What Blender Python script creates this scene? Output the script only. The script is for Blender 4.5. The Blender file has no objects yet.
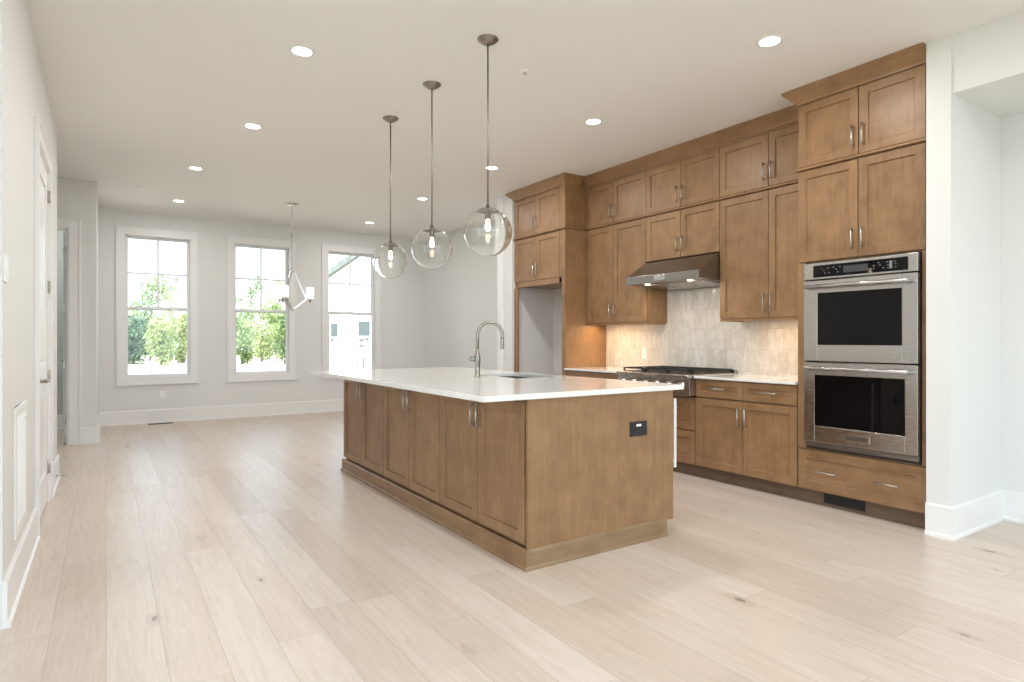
import bpy, bmesh, math, random
from mathutils import Vector, Matrix
random.seed(7)
SC = bpy.context.scene
COL = SC.collection
PI = math.pi

# ------------------------------------------------------------------ camera
EYE = 1.205
cam_data = bpy.data.cameras.new('camera')
cam_data.sensor_width = 36.0
cam_data.lens = 612.0 / 1024.0 * 36.0
cam_data.shift_y = -1.0 / 1024.0
cam_data.clip_start = 0.02
cam_data.clip_end = 500
cam = bpy.data.objects.new('camera', cam_data)
COL.objects.link(cam)
YAW = math.atan2(406, 612)
cam.location = (0, 0, EYE)
cam.rotation_euler = (PI / 2, 0, -YAW)
SC.camera = cam

# ------------------------------------------------------------------ world, sun, exposure
SC.view_settings.view_transform = 'Standard'
SC.view_settings.look = 'None'
SC.view_settings.exposure = 0.58
SC.view_settings.gamma = 1.0
SC.view_settings.use_curve_mapping = False
SC.cycles.max_bounces = 10
SC.cycles.diffuse_bounces = 6
SC.cycles.glossy_bounces = 5
SC.cycles.transmission_bounces = 10
SC.cycles.transparent_max_bounces = 12
SC.cycles.sample_clamp_indirect = 6.0
SC.cycles.caustics_refractive = False
SC.cycles.caustics_reflective = False
SC.cycles.use_denoising = True

SUN_DIR = Vector((0.35, 0.75, -1.75)).normalized()      # light travels this way; the sun stands behind the camera
SKY_FAR, SKY_SUNWARD = 1.85, 3.6
world = bpy.data.worlds.new('sky')
SC.world = world
world.use_nodes = True
wn = world.node_tree
wn.nodes.clear()
w_out = wn.nodes.new('ShaderNodeOutputWorld')
w_bg = wn.nodes.new('ShaderNodeBackground')
w_tc = wn.nodes.new('ShaderNodeTexCoord')
w_sep = wn.nodes.new('ShaderNodeSeparateXYZ')
w_ramp = wn.nodes.new('ShaderNodeValToRGB')
w_ramp.color_ramp.elements[0].position = 0.0
w_ramp.color_ramp.elements[0].color = (0.76, 0.885, 1.0, 1)
w_ramp.color_ramp.elements[1].position = 0.6
w_ramp.color_ramp.elements[1].color = (0.64, 0.815, 1.0, 1)
wn.links.new(w_tc.outputs['Generated'], w_sep.inputs[0])
wn.links.new(w_sep.outputs['Z'], w_ramp.inputs[0])
wn.links.new(w_ramp.outputs[0], w_bg.inputs[0])
# a hazy sky is brighter on the sun's side
w_dot = wn.nodes.new('ShaderNodeVectorMath')
w_dot.operation = 'DOT_PRODUCT'
w_dot.inputs[1].default_value = -Vector((SUN_DIR.x, SUN_DIR.y, SUN_DIR.z * 0.35)).normalized()
wn.links.new(w_tc.outputs['Generated'], w_dot.inputs[0])
w_map = wn.nodes.new('ShaderNodeMapRange')
w_map.interpolation_type = 'SMOOTHSTEP'
for k_, v_ in zip((1, 2, 3, 4), (-0.5, 0.8, SKY_FAR, SKY_SUNWARD)):
    w_map.inputs[k_].default_value = v_
wn.links.new(w_dot.outputs['Value'], w_map.inputs[0])
wn.links.new(w_map.outputs[0], w_bg.inputs[1])
wn.links.new(w_bg.outputs[0], w_out.inputs[0])

sun_d = bpy.data.lights.new('sun', 'SUN')
sun_d.energy = 6.0
sun_d.angle = math.radians(1.0)
sun_d.color = (1.0, 0.97, 0.92)
sun = bpy.data.objects.new('sun', sun_d)
sun.rotation_euler = SUN_DIR.to_track_quat('-Z', 'Y').to_euler()
sun.location = (0, -20, 30)
COL.objects.link(sun)

DOWNLIGHT_W = 8.6          # kitchen and near rows; the far row is dimmed
UNDERCAB_W = 2.2

def lamp_area(name, loc, direction, sx, sy, watts, color=(1, 1, 1), shape='RECTANGLE', portal=False, spread=PI):
    d = bpy.data.lights.new(name, 'AREA')
    d.shape = shape
    d.size = sx
    d.size_y = sy
    d.energy = watts
    d.color = color
    d.spread = spread
    if portal:
        d.cycles.is_portal = True
    o = bpy.data.objects.new(name, d)
    o.location = loc
    o.rotation_euler = Vector(direction).to_track_quat('-Z', 'Y').to_euler()
    COL.objects.link(o)
    return o

# ------------------------------------------------------------------ materials
def mat(name, color=(0.8, 0.8, 0.8), rough=0.5, metal=0.0, spec=0.5, coat=0.0, emit=None, emit_s=0.0):
    m = bpy.data.materials.new(name)
    m.use_nodes = True
    b = m.node_tree.nodes['Principled BSDF']
    b.inputs['Base Color'].default_value = (*color, 1)
    b.inputs['Roughness'].default_value = rough
    b.inputs['Metallic'].default_value = metal
    b.inputs['Specular IOR Level'].default_value = spec
    b.inputs['Coat Weight'].default_value = coat
    if emit:
        b.inputs['Emission Color'].default_value = (*emit, 1)
        b.inputs['Emission Strength'].default_value = emit_s
    return m

class NG:
    """Small helper around a material's node tree."""
    def __init__(self, m):
        self.t = m.node_tree
        self.b = self.t.nodes['Principled BSDF']
    def n(self, kind, **kw):
        nd = self.t.nodes.new(kind)
        for k, v in kw.items():
            setattr(nd, k, v)
        return nd
    def l(self, a, b):
        self.t.links.new(a, b)
    def val(self, sock, v):
        if hasattr(v, 'links') or isinstance(v, bpy.types.NodeSocket):
            self.l(v, sock)
        else:
            sock.default_value = v
    def math(self, op, a, b=0.0, c=None):
        nd = self.n('ShaderNodeMath', operation=op)
        self.val(nd.inputs[0], a)
        self.val(nd.inputs[1], b)
        if c is not None:
            self.val(nd.inputs[2], c)
        return nd.outputs[0]
    def comb(self, x, y, z=0.0):
        nd = self.n('ShaderNodeCombineXYZ')
        self.val(nd.inputs[0], x); self.val(nd.inputs[1], y); self.val(nd.inputs[2], z)
        return nd.outputs[0]
    def noise(self, vec, scale, detail=3.0, rough=0.55, dist=0.0):
        nd = self.n('ShaderNodeTexNoise')
        self.l(vec, nd.inputs['Vector'])
        nd.inputs['Scale'].default_value = scale
        nd.inputs['Detail'].default_value = detail
        nd.inputs['Roughness'].default_value = rough
        nd.inputs['Distortion'].default_value = dist
        return nd.outputs['Fac']
    def white(self, vec):
        nd = self.n('ShaderNodeTexWhiteNoise', noise_dimensions='3D')
        self.l(vec, nd.inputs['Vector'])
        return nd
    def mix(self, fac, a, b, blend='MIX'):
        nd = self.n('ShaderNodeMix', data_type='RGBA', blend_type=blend)
        self.val(nd.inputs[0], fac)
        for s, v in ((nd.inputs[6], a), (nd.inputs[7], b)):
            if isinstance(v, bpy.types.NodeSocket):
                self.l(v, s)
            else:
                s.default_value = (*v, 1)
        return nd.outputs[2]
    def ramp(self, fac, stops):
        nd = self.n('ShaderNodeValToRGB')
        self.l(fac, nd.inputs[0])
        e = nd.color_ramp.elements
        while len(e) < len(stops):
            e.new(0.5)
        for k, (p, c) in enumerate(stops):
            e[k].position = p
            e[k].color = (*c, 1) if len(c) == 3 else c
        return nd.outputs[0]
    def maprange(self, v, a, b, c=0.0, d=1.0):
        nd = self.n('ShaderNodeMapRange')
        self.l(v, nd.inputs[0])
        for k, x in zip((1, 2, 3, 4), (a, b, c, d)):
            nd.inputs[k].default_value = x
        return nd.outputs[0]
    def bump(self, h, strength=0.2, dist=0.01):
        nd = self.n('ShaderNodeBump')
        nd.inputs['Strength'].default_value = strength
        nd.inputs['Distance'].default_value = dist
        self.l(h, nd.inputs['Height'])
        self.l(nd.outputs[0], self.b.inputs['Normal'])

def paint(name, color, rough):
    m = mat(name, color, rough, spec=0.35)
    g = NG(m)
    tc = g.n('ShaderNodeTexCoord')
    g.bump(g.noise(tc.outputs['Object'], 260, 2), 0.012, 0.001)
    return m

M = {}
M['wall'] = paint('wall_paint', (0.77, 0.775, 0.765), 0.6)
M['ceiling'] = paint('ceiling_paint', (0.86, 0.855, 0.84), 0.7)
M['trim'] = paint('trim_paint', (0.85, 0.85, 0.845), 0.35)
M['vinyl'] = mat('white_vinyl', (0.84, 0.85, 0.86), 0.35)
M['plastic'] = mat('white_plastic', (0.86, 0.86, 0.85), 0.4)
M['black'] = mat('black_plastic', (0.012, 0.012, 0.013), 0.35)
M['dark_metal'] = mat('dark_bronze_metal', (0.05, 0.042, 0.036), 0.45, 0.6)
M['iron'] = mat('cast_iron', (0.018, 0.017, 0.016), 0.55)
M['chrome'] = mat('polished_nickel', (0.74, 0.73, 0.72), 0.14, 1.0)
M['quartz'] = mat('white_quartz', (0.84, 0.835, 0.815), 0.09, coat=0.2)
M['dark_gap'] = mat('dark_recess', (0.03, 0.022, 0.017), 0.8)
M['black_glass'] = mat('black_oven_glass', (0.004, 0.004, 0.0045), 0.03, spec=0.22)
M['display'] = mat('grey_display_glass', (0.05, 0.055, 0.055), 0.1)
M['print'] = mat('grey_print_and_slat_shade', (0.22, 0.22, 0.22), 0.5)  # oven print; also the painted shade behind the grille slats
M['steel_mid'] = mat('satin_stainless', (0.36, 0.34, 0.315), 0.32, 1.0)
M['stain_tag'] = mat('bright_nickel_badge', (0.8, 0.8, 0.8), 0.25, 1.0)
M['lamp_lens'] = mat('downlight_lens', (0.9, 0.9, 0.9), 0.5, emit=(1.0, 0.95, 0.86), emit_s=6.0)
M['hood_lens'] = mat('hood_lamp_lens', (0.9, 0.9, 0.9), 0.5, emit=(1.0, 0.9, 0.75), emit_s=3.5)
M['shade'] = mat('frosted_white_glass', (0.9, 0.9, 0.88), 0.4, emit=(1.0, 0.97, 0.92), emit_s=0.55)
M['bulb'] = mat('clear_bulb_glow', (1, 0.9, 0.7), 0.3, emit=(1.0, 0.83, 0.58), emit_s=9.0)

def brushed(name, color, rough, along=(1, 60, 60)):
    m = mat(name, color, rough, 1.0)
    g = NG(m)
    tc = g.n('ShaderNodeTexCoord')
    mp = g.n('ShaderNodeMapping')
    mp.inputs['Scale'].default_value = along
    g.l(tc.outputs['Object'], mp.inputs[0])
    f = g.noise(mp.outputs[0], 14, 4)
    g.l(g.maprange(f, 0.3, 0.7, rough - 0.03, rough + 0.04), g.b.inputs['Roughness'])
    g.bump(f, 0.012, 0.0005)
    return m
M['steel'] = brushed('brushed_stainless', (0.50, 0.485, 0.465), 0.25, (60, 1, 60))
M['nickel'] = brushed('brushed_nickel', (0.55, 0.525, 0.49), 0.28, (60, 60, 2))
M['steel_dark'] = brushed('dark_stainless', (0.30, 0.28, 0.26), 0.3, (60, 1, 60))
M['pewter'] = brushed('pewter_metal', (0.30, 0.265, 0.23), 0.36, (40, 40, 2))

def wood(name, dark, light, axis='Z', rough=0.38, mottling=1.0):
    m = mat(name, light, rough, spec=0.4)
    g = NG(m)
    tc = g.n('ShaderNodeTexCoord')
    oi = g.n('ShaderNodeObjectInfo')
    off = g.math('MULTIPLY', oi.outputs['Random'], 37.0)
    add = g.n('ShaderNodeVectorMath', operation='ADD')
    g.l(tc.outputs['Object'], add.inputs[0])
    g.l(g.comb(off, off, off), add.inputs[1])
    mp = g.n('ShaderNodeMapping')
    mp.inputs['Scale'].default_value = {'Z': (9, 9, 0.9), 'Y': (9, 0.9, 9), 'X': (0.9, 9, 9)}[axis]
    g.l(add.outputs[0], mp.inputs[0])
    grain = g.noise(mp.outputs[0], 4.0, 6, 0.6, 0.6)
    fine = g.noise(mp.outputs[0], 26.0, 3, 0.6)
    blot = g.noise(add.outputs[0], 7.0, 3, 0.55)
    f = g.math('ADD', g.math('MULTIPLY', grain, 0.42), g.math('MULTIPLY', fine, 0.12))
    f = g.math('ADD', f, g.math('MULTIPLY', blot, 0.56 * mottling))
    f = g.math('ADD', f, g.math('MULTIPLY', g.math('SUBTRACT', oi.outputs['Random'], 0.5), 0.10))
    c = g.mix(g.maprange(f, 0.36, 0.76), dark, light)
    g.l(c, g.b.inputs['Base Color'])
    g.bump(fine, 0.04, 0.001)
    return m
W_D, W_L = (0.215, 0.117, 0.055), (0.370, 0.217, 0.108)
M['wood'] = wood('stained_maple', W_D, W_L, 'Z')
M['wood_h'] = wood('stained_maple_horizontal', W_D, W_L, 'Y')
M['wood_x'] = wood('stained_maple_end_trim', (0.235, 0.155, 0.085), (0.345, 0.235, 0.14), 'X')
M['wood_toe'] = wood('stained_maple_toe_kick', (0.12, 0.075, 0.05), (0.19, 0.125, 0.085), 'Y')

def floor_material():
    m = mat('pale_oak_planks', (0.6, 0.5, 0.4), 0.33, spec=0.6)
    g = NG(m)
    tc = g.n('ShaderNodeTexCoord')
    sp = g.n('ShaderNodeSeparateXYZ')
    g.l(tc.outputs['Object'], sp.inputs[0])
    x, y = sp.outputs[0], sp.outputs[1]
    u = g.math('DIVIDE', x, 0.19)
    row = g.math('FLOOR', u)
    r1 = g.white(g.comb(row, 3.3, 1.0)).outputs['Value']
    v = g.math('DIVIDE', g.math('ADD', y, g.math('MULTIPLY', r1, 7.0)), 1.75)
    seg = g.math('FLOOR', v)
    wn_ = g.white(g.comb(row, seg, 5.0))
    rnd = wn_.outputs['Value']
    rcol = g.n('ShaderNodeSeparateColor')
    g.l(wn_.outputs['Color'], rcol.inputs[0])
    # base tone of each plank
    tone = g.ramp(rnd, [(0.0, (0.625, 0.525, 0.452)), (0.35, (0.672, 0.576, 0.504)), (0.7, (0.69, 0.600, 0.530)), (1.0, (0.712, 0.630, 0.567))])
    gv = g.comb(g.math('ADD', g.math('MULTIPLY', x, 16.0), g.math('MULTIPLY', rnd, 90.0)),
                g.math('ADD', g.math('MULTIPLY', y, 1.3), g.math('MULTIPLY', rcol.outputs[1], 40.0)), g.math('MULTIPLY', rnd, 20.0))
    grain = g.noise(gv, 1.6, 6, 0.62, 1.1)
    gv2 = g.comb(g.math('MULTIPLY', x, 150.0), g.math('MULTIPLY', y, 5.0), rnd)
    fine = g.noise(gv2, 1.0, 3, 0.6)
    c = g.mix(g.math('MULTIPLY', g.maprange(grain, 0.38, 0.68), 0.55), tone, g.mix(1.0, tone, (0.80, 0.755, 0.70), 'MULTIPLY'))
    c = g.mix(g.math('MULTIPLY', g.maprange(fine, 0.35, 0.7), 0.16), c, (0.36, 0.28, 0.22))
    # knots
    vo = g.n('ShaderNodeTexVoronoi', feature='F1')
    vo.inputs['Scale'].default_value = 1.0
    nz = g.noise(g.comb(g.math('MULTIPLY', x, 14.0), g.math('MULTIPLY', y, 9.0)), 1.0, 2)
    g.l(g.comb(g.math('ADD', g.math('MULTIPLY', x, 4.0), g.math('MULTIPLY', nz, 0.12)), g.math('ADD', g.math('MULTIPLY', y, 1.9), g.math('MULTIPLY', nz, 0.05))), vo.inputs['Vector'])
    kc = g.n('ShaderNodeSeparateColor')
    g.l(vo.outputs['Color'], kc.inputs[0])
    size = g.math('MULTIPLY', g.maprange(kc.outputs[0], 0.25, 1.0), 0.085)
    near = g.math('LESS_THAN', vo.outputs['Distance'], size)
    ring = g.math('MULTIPLY', g.math('LESS_THAN', vo.outputs['Distance'], g.math('MULTIPLY', size, 2.4)), 0.22)
    c = g.mix(ring, c, (0.36, 0.27, 0.20))
    c = g.mix(g.math('MULTIPLY', near, 0.72), c, (0.20, 0.15, 0.115))
    # seams
    fu = g.math('FRACT', u)
    fv = g.math('FRACT', v)
    su = g.math('LESS_THAN', g.math('MINIMUM', fu, g.math('SUBTRACT', 1.0, fu)), 0.0085)
    sv = g.math('LESS_THAN', g.math('MINIMUM', fv, g.math('SUBTRACT', 1.0, fv)), 0.0009)
    seam = g.math('MAXIMUM', su, sv)
    c = g.mix(g.math('MULTIPLY', seam, 0.45), c, (0.29, 0.225, 0.175))
    g.l(c, g.b.inputs['Base Color'])
    g.l(g.maprange(fine, 0.3, 0.7, 0.27, 0.40), g.b.inputs['Roughness'])
    h = g.math('SUBTRACT', g.math('MULTIPLY', fine, 0.15), seam)
    g.bump(h, 0.12, 0.0015)
    return m
M['floor'] = floor_material()

def tile_material():
    """Hand made vertical tiles on the plane X = const: rows in Z, columns in Y."""
    m = mat('cream_zellige_tile', (0.75, 0.7, 0.63), 0.16, spec=0.5)
    g = NG(m)
    tc = g.n('ShaderNodeTexCoord')
    sp = g.n('ShaderNodeSeparateXYZ')
    g.l(tc.outputs['Object'], sp.inputs[0])
    y, z = sp.outputs[1], sp.outputs[2]
    v = g.math('DIVIDE', g.math('SUBTRACT', z, 0.915), 0.195)
    row = g.math('FLOOR', v)
    shift = g.math('MULTIPLY', g.math('MODULO', g.math('ADD', row, 10.0), 2.0), 0.5)
    u = g.math('ADD', g.math('DIVIDE', y, 0.077), shift)
    colm = g.math('FLOOR', u)
    w = g.white(g.comb(row, colm, 2.0))
    tone = g.ramp(w.outputs['Value'], [(0.0, (0.64, 0.60, 0.54)), (0.3, (0.69, 0.655, 0.605)), (0.75, (0.73, 0.70, 0.66)), (1.0, (0.76, 0.735, 0.70))])
    sc = g.n('ShaderNodeSeparateColor')
    g.l(w.outputs['Color'], sc.inputs[0])
    cloud = g.noise(g.comb(g.math('MULTIPLY', y, 25.0), g.math('MULTIPLY', z, 12.0), g.math('MULTIPLY', sc.outputs[0], 30.0)), 1.0, 4, 0.6, 0.4)
    c = g.mix(g.math('MULTIPLY', g.maprange(cloud, 0.40, 0.68), 0.6), tone, (0.50, 0.465, 0.42))
    fu, fv = g.math('FRACT', u), g.math('FRACT', v)
    eu = g.math('MINIMUM', fu, g.math('SUBTRACT', 1.0, fu))
    ev = g.math('MINIMUM', fv, g.math('SUBTRACT', 1.0, fv))
    e = g.math('MINIMUM', g.math('MULTIPLY', eu, 0.077), g.math('MULTIPLY', ev, 0.195))
    grout = g.math('LESS_THAN', e, 0.0014)
    c = g.mix(g.math('MULTIPLY', grout, 0.85), c, (0.46, 0.42, 0.37))
    g.l(c, g.b.inputs['Base Color'])
    wav = g.noise(g.comb(g.math('MULTIPLY', y, 30.0), g.math('MULTIPLY', z, 14.0), g.math('MULTIPLY', sc.outputs[1], 30.0)), 1.0, 2)
    tilt = g.math('ADD', g.math('MULTIPLY', g.math('MULTIPLY', g.math('SUBTRACT', fu, 0.5), g.math('SUBTRACT', sc.outputs[2], 0.5)), 1.2), g.math('MULTIPLY', wav, 0.9))
    h = g.math('ADD', g.maprange(e, 0.0, 0.006), tilt)
    g.bump(h, 0.35, 0.004)
    return m
M['tile'] = tile_material()

def glass(name, rough=0.0):
    m = bpy.data.materials.new(name)
    m.use_nodes = True
    t = m.node_tree
    t.nodes.clear()
    o = t.nodes.new('ShaderNodeOutputMaterial')
    gl = t.nodes.new('ShaderNodeBsdfGlass')
    gl.inputs['IOR'].default_value = 1.45
    gl.inputs['Roughness'].default_value = rough
    gl.inputs['Color'].default_value = (0.985, 0.99, 0.985, 1)
    t.links.new(gl.outputs[0], o.inputs[0])
    return m
M['globe'] = glass('clear_blown_glass')

def pane_glass():
    m = bpy.data.materials.new('window_glass')
    m.use_nodes = True
    t = m.node_tree
    t.nodes.clear()
    o = t.nodes.new('ShaderNodeOutputMaterial')
    mx = t.nodes.new('ShaderNodeMixShader')
    fr = t.nodes.new('ShaderNodeFresnel')
    fr.inputs[0].default_value = 1.35
    tr = t.nodes.new('ShaderNodeBsdfTransparent')
    tr.inputs[0].default_value = (0.95, 0.97, 0.96, 1)
    gs = t.nodes.new('ShaderNodeBsdfGlossy')
    gs.inputs['Roughness'].default_value = 0.01
    t.links.new(fr.outputs[0], mx.inputs[0])
    t.links.new(tr.outputs[0], mx.inputs[1])
    t.links.new(gs.outputs[0], mx.inputs[2])
    t.links.new(mx.outputs[0], o.inputs[0])
    return m
M['pane'] = pane_glass()

def noise_mat(name, a, b, scale, rough=0.9):
    m = mat(name, a, rough, spec=0.2)
    g = NG(m)
    tc = g.n('ShaderNodeTexCoord')
    g.l(g.mix(g.maprange(g.noise(tc.outputs['Object'], scale, 5), 0.35, 0.65), a, b), g.b.inputs['Base Color'])
    return m
M['leaf'] = noise_mat('leaf_green', (0.14, 0.20, 0.07), (0.30, 0.36, 0.15), 1.3)
M['leaf_dark'] = noise_mat('leaf_deep_green', (0.06, 0.11, 0.07), (0.14, 0.20, 0.11), 1.3)
M['leaf_pale'] = noise_mat('leaf_yellow_green', (0.26, 0.31, 0.12), (0.44, 0.47, 0.23), 1.3)
M['bark'] = noise_mat('pale_bark', (0.18, 0.14, 0.10), (0.30, 0.25, 0.20), 5)
M['ground'] = noise_mat('sandy_ground', (0.42, 0.38, 0.28), (0.50, 0.45, 0.36), 0.35)
M['wrap'] = noise_mat('white_house_wrap', (0.80, 0.81, 0.80), (0.84, 0.84, 0.83), 0.3, 0.6)
M['roof'] = noise_mat('grey_green_roof', (0.17, 0.175, 0.16), (0.22, 0.225, 0.21), 3.0)
M['house_glass'] = mat('dim_house_window', (0.085, 0.095, 0.095), 0.4)
M['house_mark'] = mat('grey_wrap_print', (0.15, 0.14, 0.125), 0.8)
M['dim_wall'] = paint('grey_green_paint', (0.50, 0.55, 0.52), 0.6)

# ------------------------------------------------------------------ mesh helpers
class MB:
    """Collects shapes into one mesh, in world coordinates."""
    def __init__(self):
        self.v, self.f, self.s = [], [], []
    def add(self, verts, faces, smooth=False):
        b = len(self.v)
        self.v += [tuple(p) for p in verts]
        for f in faces:
            self.f.append(tuple(i + b for i in f))
            self.s.append(smooth)
        return self
    def box(self, x0, x1, y0, y1, z0, z1):
        x0, x1 = sorted((x0, x1)); y0, y1 = sorted((y0, y1)); z0, z1 = sorted((z0, z1))
        v = [(x0, y0, z0), (x1, y0, z0), (x1, y1, z0), (x0, y1, z0), (x0, y0, z1), (x1, y0, z1), (x1, y1, z1), (x0, y1, z1)]
        return self.add(v, [(3, 2, 1, 0), (4, 5, 6, 7), (0, 1, 5, 4), (1, 2, 6, 5), (2, 3, 7, 6), (3, 0, 4, 7)])
    def obox(self, c, ax, ay, az):
        """Box about c with half axes ax, ay, az."""
        c, ax, ay, az = map(Vector, (c, ax, ay, az))
        v = [c + sx * ax + sy * ay + sz * az for sz in (-1, 1) for sx, sy in ((-1, -1), (1, -1), (1, 1), (-1, 1))]
        return self.add(v, [(3, 2, 1, 0), (4, 5, 6, 7), (0, 1, 5, 4), (1, 2, 6, 5), (2, 3, 7, 6), (3, 0, 4, 7)])
    def prism(self, poly, a0, a1, axis='Y'):
        """poly: points in the plane across the axis ((x,z) for Y, (y,z) for X, (x,y) for Z)."""
        n = len(poly)
        def P(p, a):
            return {'Y': (p[0], a, p[1]), 'X': (a, p[0], p[1]), 'Z': (p[0], p[1], a)}[axis]
        v = [P(p, a0) for p in poly] + [P(p, a1) for p in poly]
        f = [(i, (i + 1) % n, (i + 1) % n + n, i + n) for i in range(n)]
        f += [tuple(range(n - 1, -1, -1)), tuple(range(n, 2 * n))]
        return self.add(v, f)
    def tube(self, pts, r, seg=12, cap=True):
        pts = [Vector(p) for p in pts]
        rs = r if isinstance(r, (list, tuple)) else [r] * len(pts)
        n = len(pts)
        v, f = [], []
        t0 = (pts[1] - pts[0]).normalized()
        nrm = t0.orthogonal().normalized()
        for i, p in enumerate(pts):
            t = ((pts[min(i + 1, n - 1)] - p).normalized() + (p - pts[max(i - 1, 0)]).normalized())
            t = t.normalized() if t.length > 1e-6 else t0
            nrm = (nrm - t * nrm.dot(t)).normalized()
            bn = t.cross(nrm)
            for k in range(seg):
                a = 2 * PI * k / seg
                v.append(p + (nrm * math.cos(a) + bn * math.sin(a)) * rs[i])
        for i in range(n - 1):
            for k in range(seg):
                k2 = (k + 1) % seg
                f.append((i * seg + k, i * seg + k2, (i + 1) * seg + k2, (i + 1) * seg + k))
        self.add(v, f, True)
        if cap:
            self.add(v[:seg], [tuple(range(seg - 1, -1, -1))])
            self.add(v[-seg:], [tuple(range(seg))])
        return self
    def lathe(self, c, prof, seg=32, axis='Z'):
        """prof: (radius, height) pairs from bottom to top, about c."""
        c = Vector(c)
        v, f, n = [], [], len(prof)
        for r, h in prof:
            for k in range(seg):
                a = 2 * PI * k / seg
                q = (r * math.cos(a), r * math.sin(a), h)
                if axis == 'X':
                    q = (-q[2], q[0], q[1])
                if axis == 'Y':
                    q = (q[0], -q[2], q[1])
                v.append(c + Vector(q))
        for i in range(n - 1):
            for k in range(seg):
                k2 = (k + 1) % seg
                f.append((i * seg + k, i * seg + k2, (i + 1) * seg + k2, (i + 1) * seg + k))
        self.add(v, f, True)
        if prof[0][0] > 1e-5:
            self.add(v[:seg], [tuple(range(seg - 1, -1, -1))])
        if prof[-1][0] > 1e-5:
            self.add(v[-seg:], [tuple(range(seg))])
        return self
    def sweep(self, path, prof):
        """Mitred moulding: path of (x, y), prof of (out, z); out is to the RIGHT of the walking direction."""
        n, m = len(path), len(prof)
        P = [Vector((p[0], p[1])) for p in path]
        offs = []
        for i in range(n):
            def nr(a, b):
                d = (b - a).normalized()
                return Vector((d.y, -d.x))
            if i == 0:
                o = nr(P[0], P[1])
            elif i == n - 1:
                o = nr(P[-2], P[-1])
            else:
                a, b = nr(P[i - 1], P[i]), nr(P[i], P[i + 1])
                o = (a + b) / (1 + a.dot(b))
            offs.append(o)
        v = [(P[i].x + offs[i].x * q, P[i].y + offs[i].y * q, z) for i in range(n) for q, z in prof]
        f = [(i * m + k, i * m + (k + 1) % m, (i + 1) * m + (k + 1) % m, (i + 1) * m + k) for i in range(n - 1) for k in range(m)]
        f += [tuple(range(m - 1, -1, -1)), tuple((n - 1) * m + k for k in range(m))]
        return self.add(v, f)
    def mesh(self, name, m, off=(0, 0, 0)):
        me = bpy.data.meshes.new(name)
        off = Vector(off)
        me.from_pydata([Vector(p) - off for p in self.v], [], self.f)
        me.update()
        bm = bmesh.new()
        bm.from_mesh(me)
        for fc, s in zip(bm.faces, self.s):
            fc.smooth = s
        bmesh.ops.remove_doubles(bm, verts=bm.verts, dist=1e-5)
        bmesh.ops.recalc_face_normals(bm, faces=bm.faces)
        bm.to_mesh(me)
        bm.free()
        if m:
            me.materials.append(m)
        return me

def root_of(o):
    while o.parent is not None:
        o = o.parent
    return o

def bevel(o, w, seg=2):
    if w:
        b = o.modifiers.new('bevel', 'BEVEL')
        b.width = w
        b.segments = seg
        b.limit_method = 'ANGLE'
        b.angle_limit = math.radians(40)
    return o

def part(name, mb, m, parent, bw=0.0, label=None):
    off = root_of(parent).location
    o = bpy.data.objects.new(name, mb.mesh(name, m, off))
    COL.objects.link(o)
    o.parent = parent
    if label:
        o['label'] = label
    return bevel(o, bw)

def thing(name, label, cat, loc=(0, 0, 0), group=None, kind=None):
    o = bpy.data.objects.new(name, None)
    o.empty_display_size = 0.1
    o.location = loc
    COL.objects.link(o)
    o['label'] = label
    o['category'] = cat
    if group:
        o['group'] = group
    if kind:
        o['kind'] = kind
    return o

def solo(name, mb, m, label, cat, bw=0.0, group=None, kind=None, loc=(0, 0, 0)):
    o = bpy.data.objects.new(name, mb.mesh(name, m, loc))
    o.location = loc
    COL.objects.link(o)
    o['label'] = label
    o['category'] = cat
    if group:
        o['group'] = group
    if kind:
        o['kind'] = kind
    return bevel(o, bw)

def struct(name, mb, m, label, cat, bw=0.0):
    return solo(name, mb, m, label, cat, bw, None, 'structure')

def copy_tree(o, loc=None, parent=None, label=None):
    c = o.copy()
    COL.objects.link(c)
    if parent is not None:
        c.parent = parent
    if loc is not None:
        c.location = loc
    if label:
        c['label'] = label
    for ch in list(o.children):
        copy_tree(ch, None, c)
    return c

# ------------------------------------------------------------------ camera-direction helper for far things
FW = Vector((math.sin(YAW), math.cos(YAW), 0))
RT = Vector((math.cos(YAW), -math.sin(YAW), 0))

def at(px, depth, z):
    """Ground position seen in column px at a depth along the view axis."""
    p = FW * depth + RT * ((px - 512) / 612 * depth)
    return Vector((p.x, p.y, z))

# ================================================================== ROOM
CE = 3.05
XR = 4.90        # kitchen / living right wall
YB = 10.28       # window wall
XL = -0.36       # left wall face
YR = -3.2        # wall behind the camera
XF = -2.7        # far left side of the side spaces

struct('floor', MB().box(XF - 0.2, XR + 0.35, YR - 0.2, YB + 0.2, -0.12, 0.0), M['floor'], 'pale oak plank floor running through the room', 'floor')
struct('ceiling', MB().box(XF - 0.2, XR + 0.35, YR - 0.2, YB + 0.2, CE, CE + 0.25), M['ceiling'], 'flat off-white ceiling with recessed lights', 'ceiling')

def wall_with_holes(mb, a0, a1, z0, z1, holes, t0, t1, axis):
    """Wall along an axis with rectangular holes (h0, h1, zb, zt) sorted along it."""
    def bx(p, q, zb, zt):
        if q - p < 1e-4 or zt - zb < 1e-4:
            return
        if axis == 'X':
            mb.box(p, q, t0, t1, zb, zt)
        else:
            mb.box(t0, t1, p, q, zb, zt)
    cur = a0
    for h0, h1, zb, zt in holes:
        bx(cur, h0, z0, z1)
        bx(h0, h1, z0, zb)
        bx(h0, h1, zt, z1)
        cur = h1
    bx(cur, a1, z0, z1)
    return mb

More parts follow.
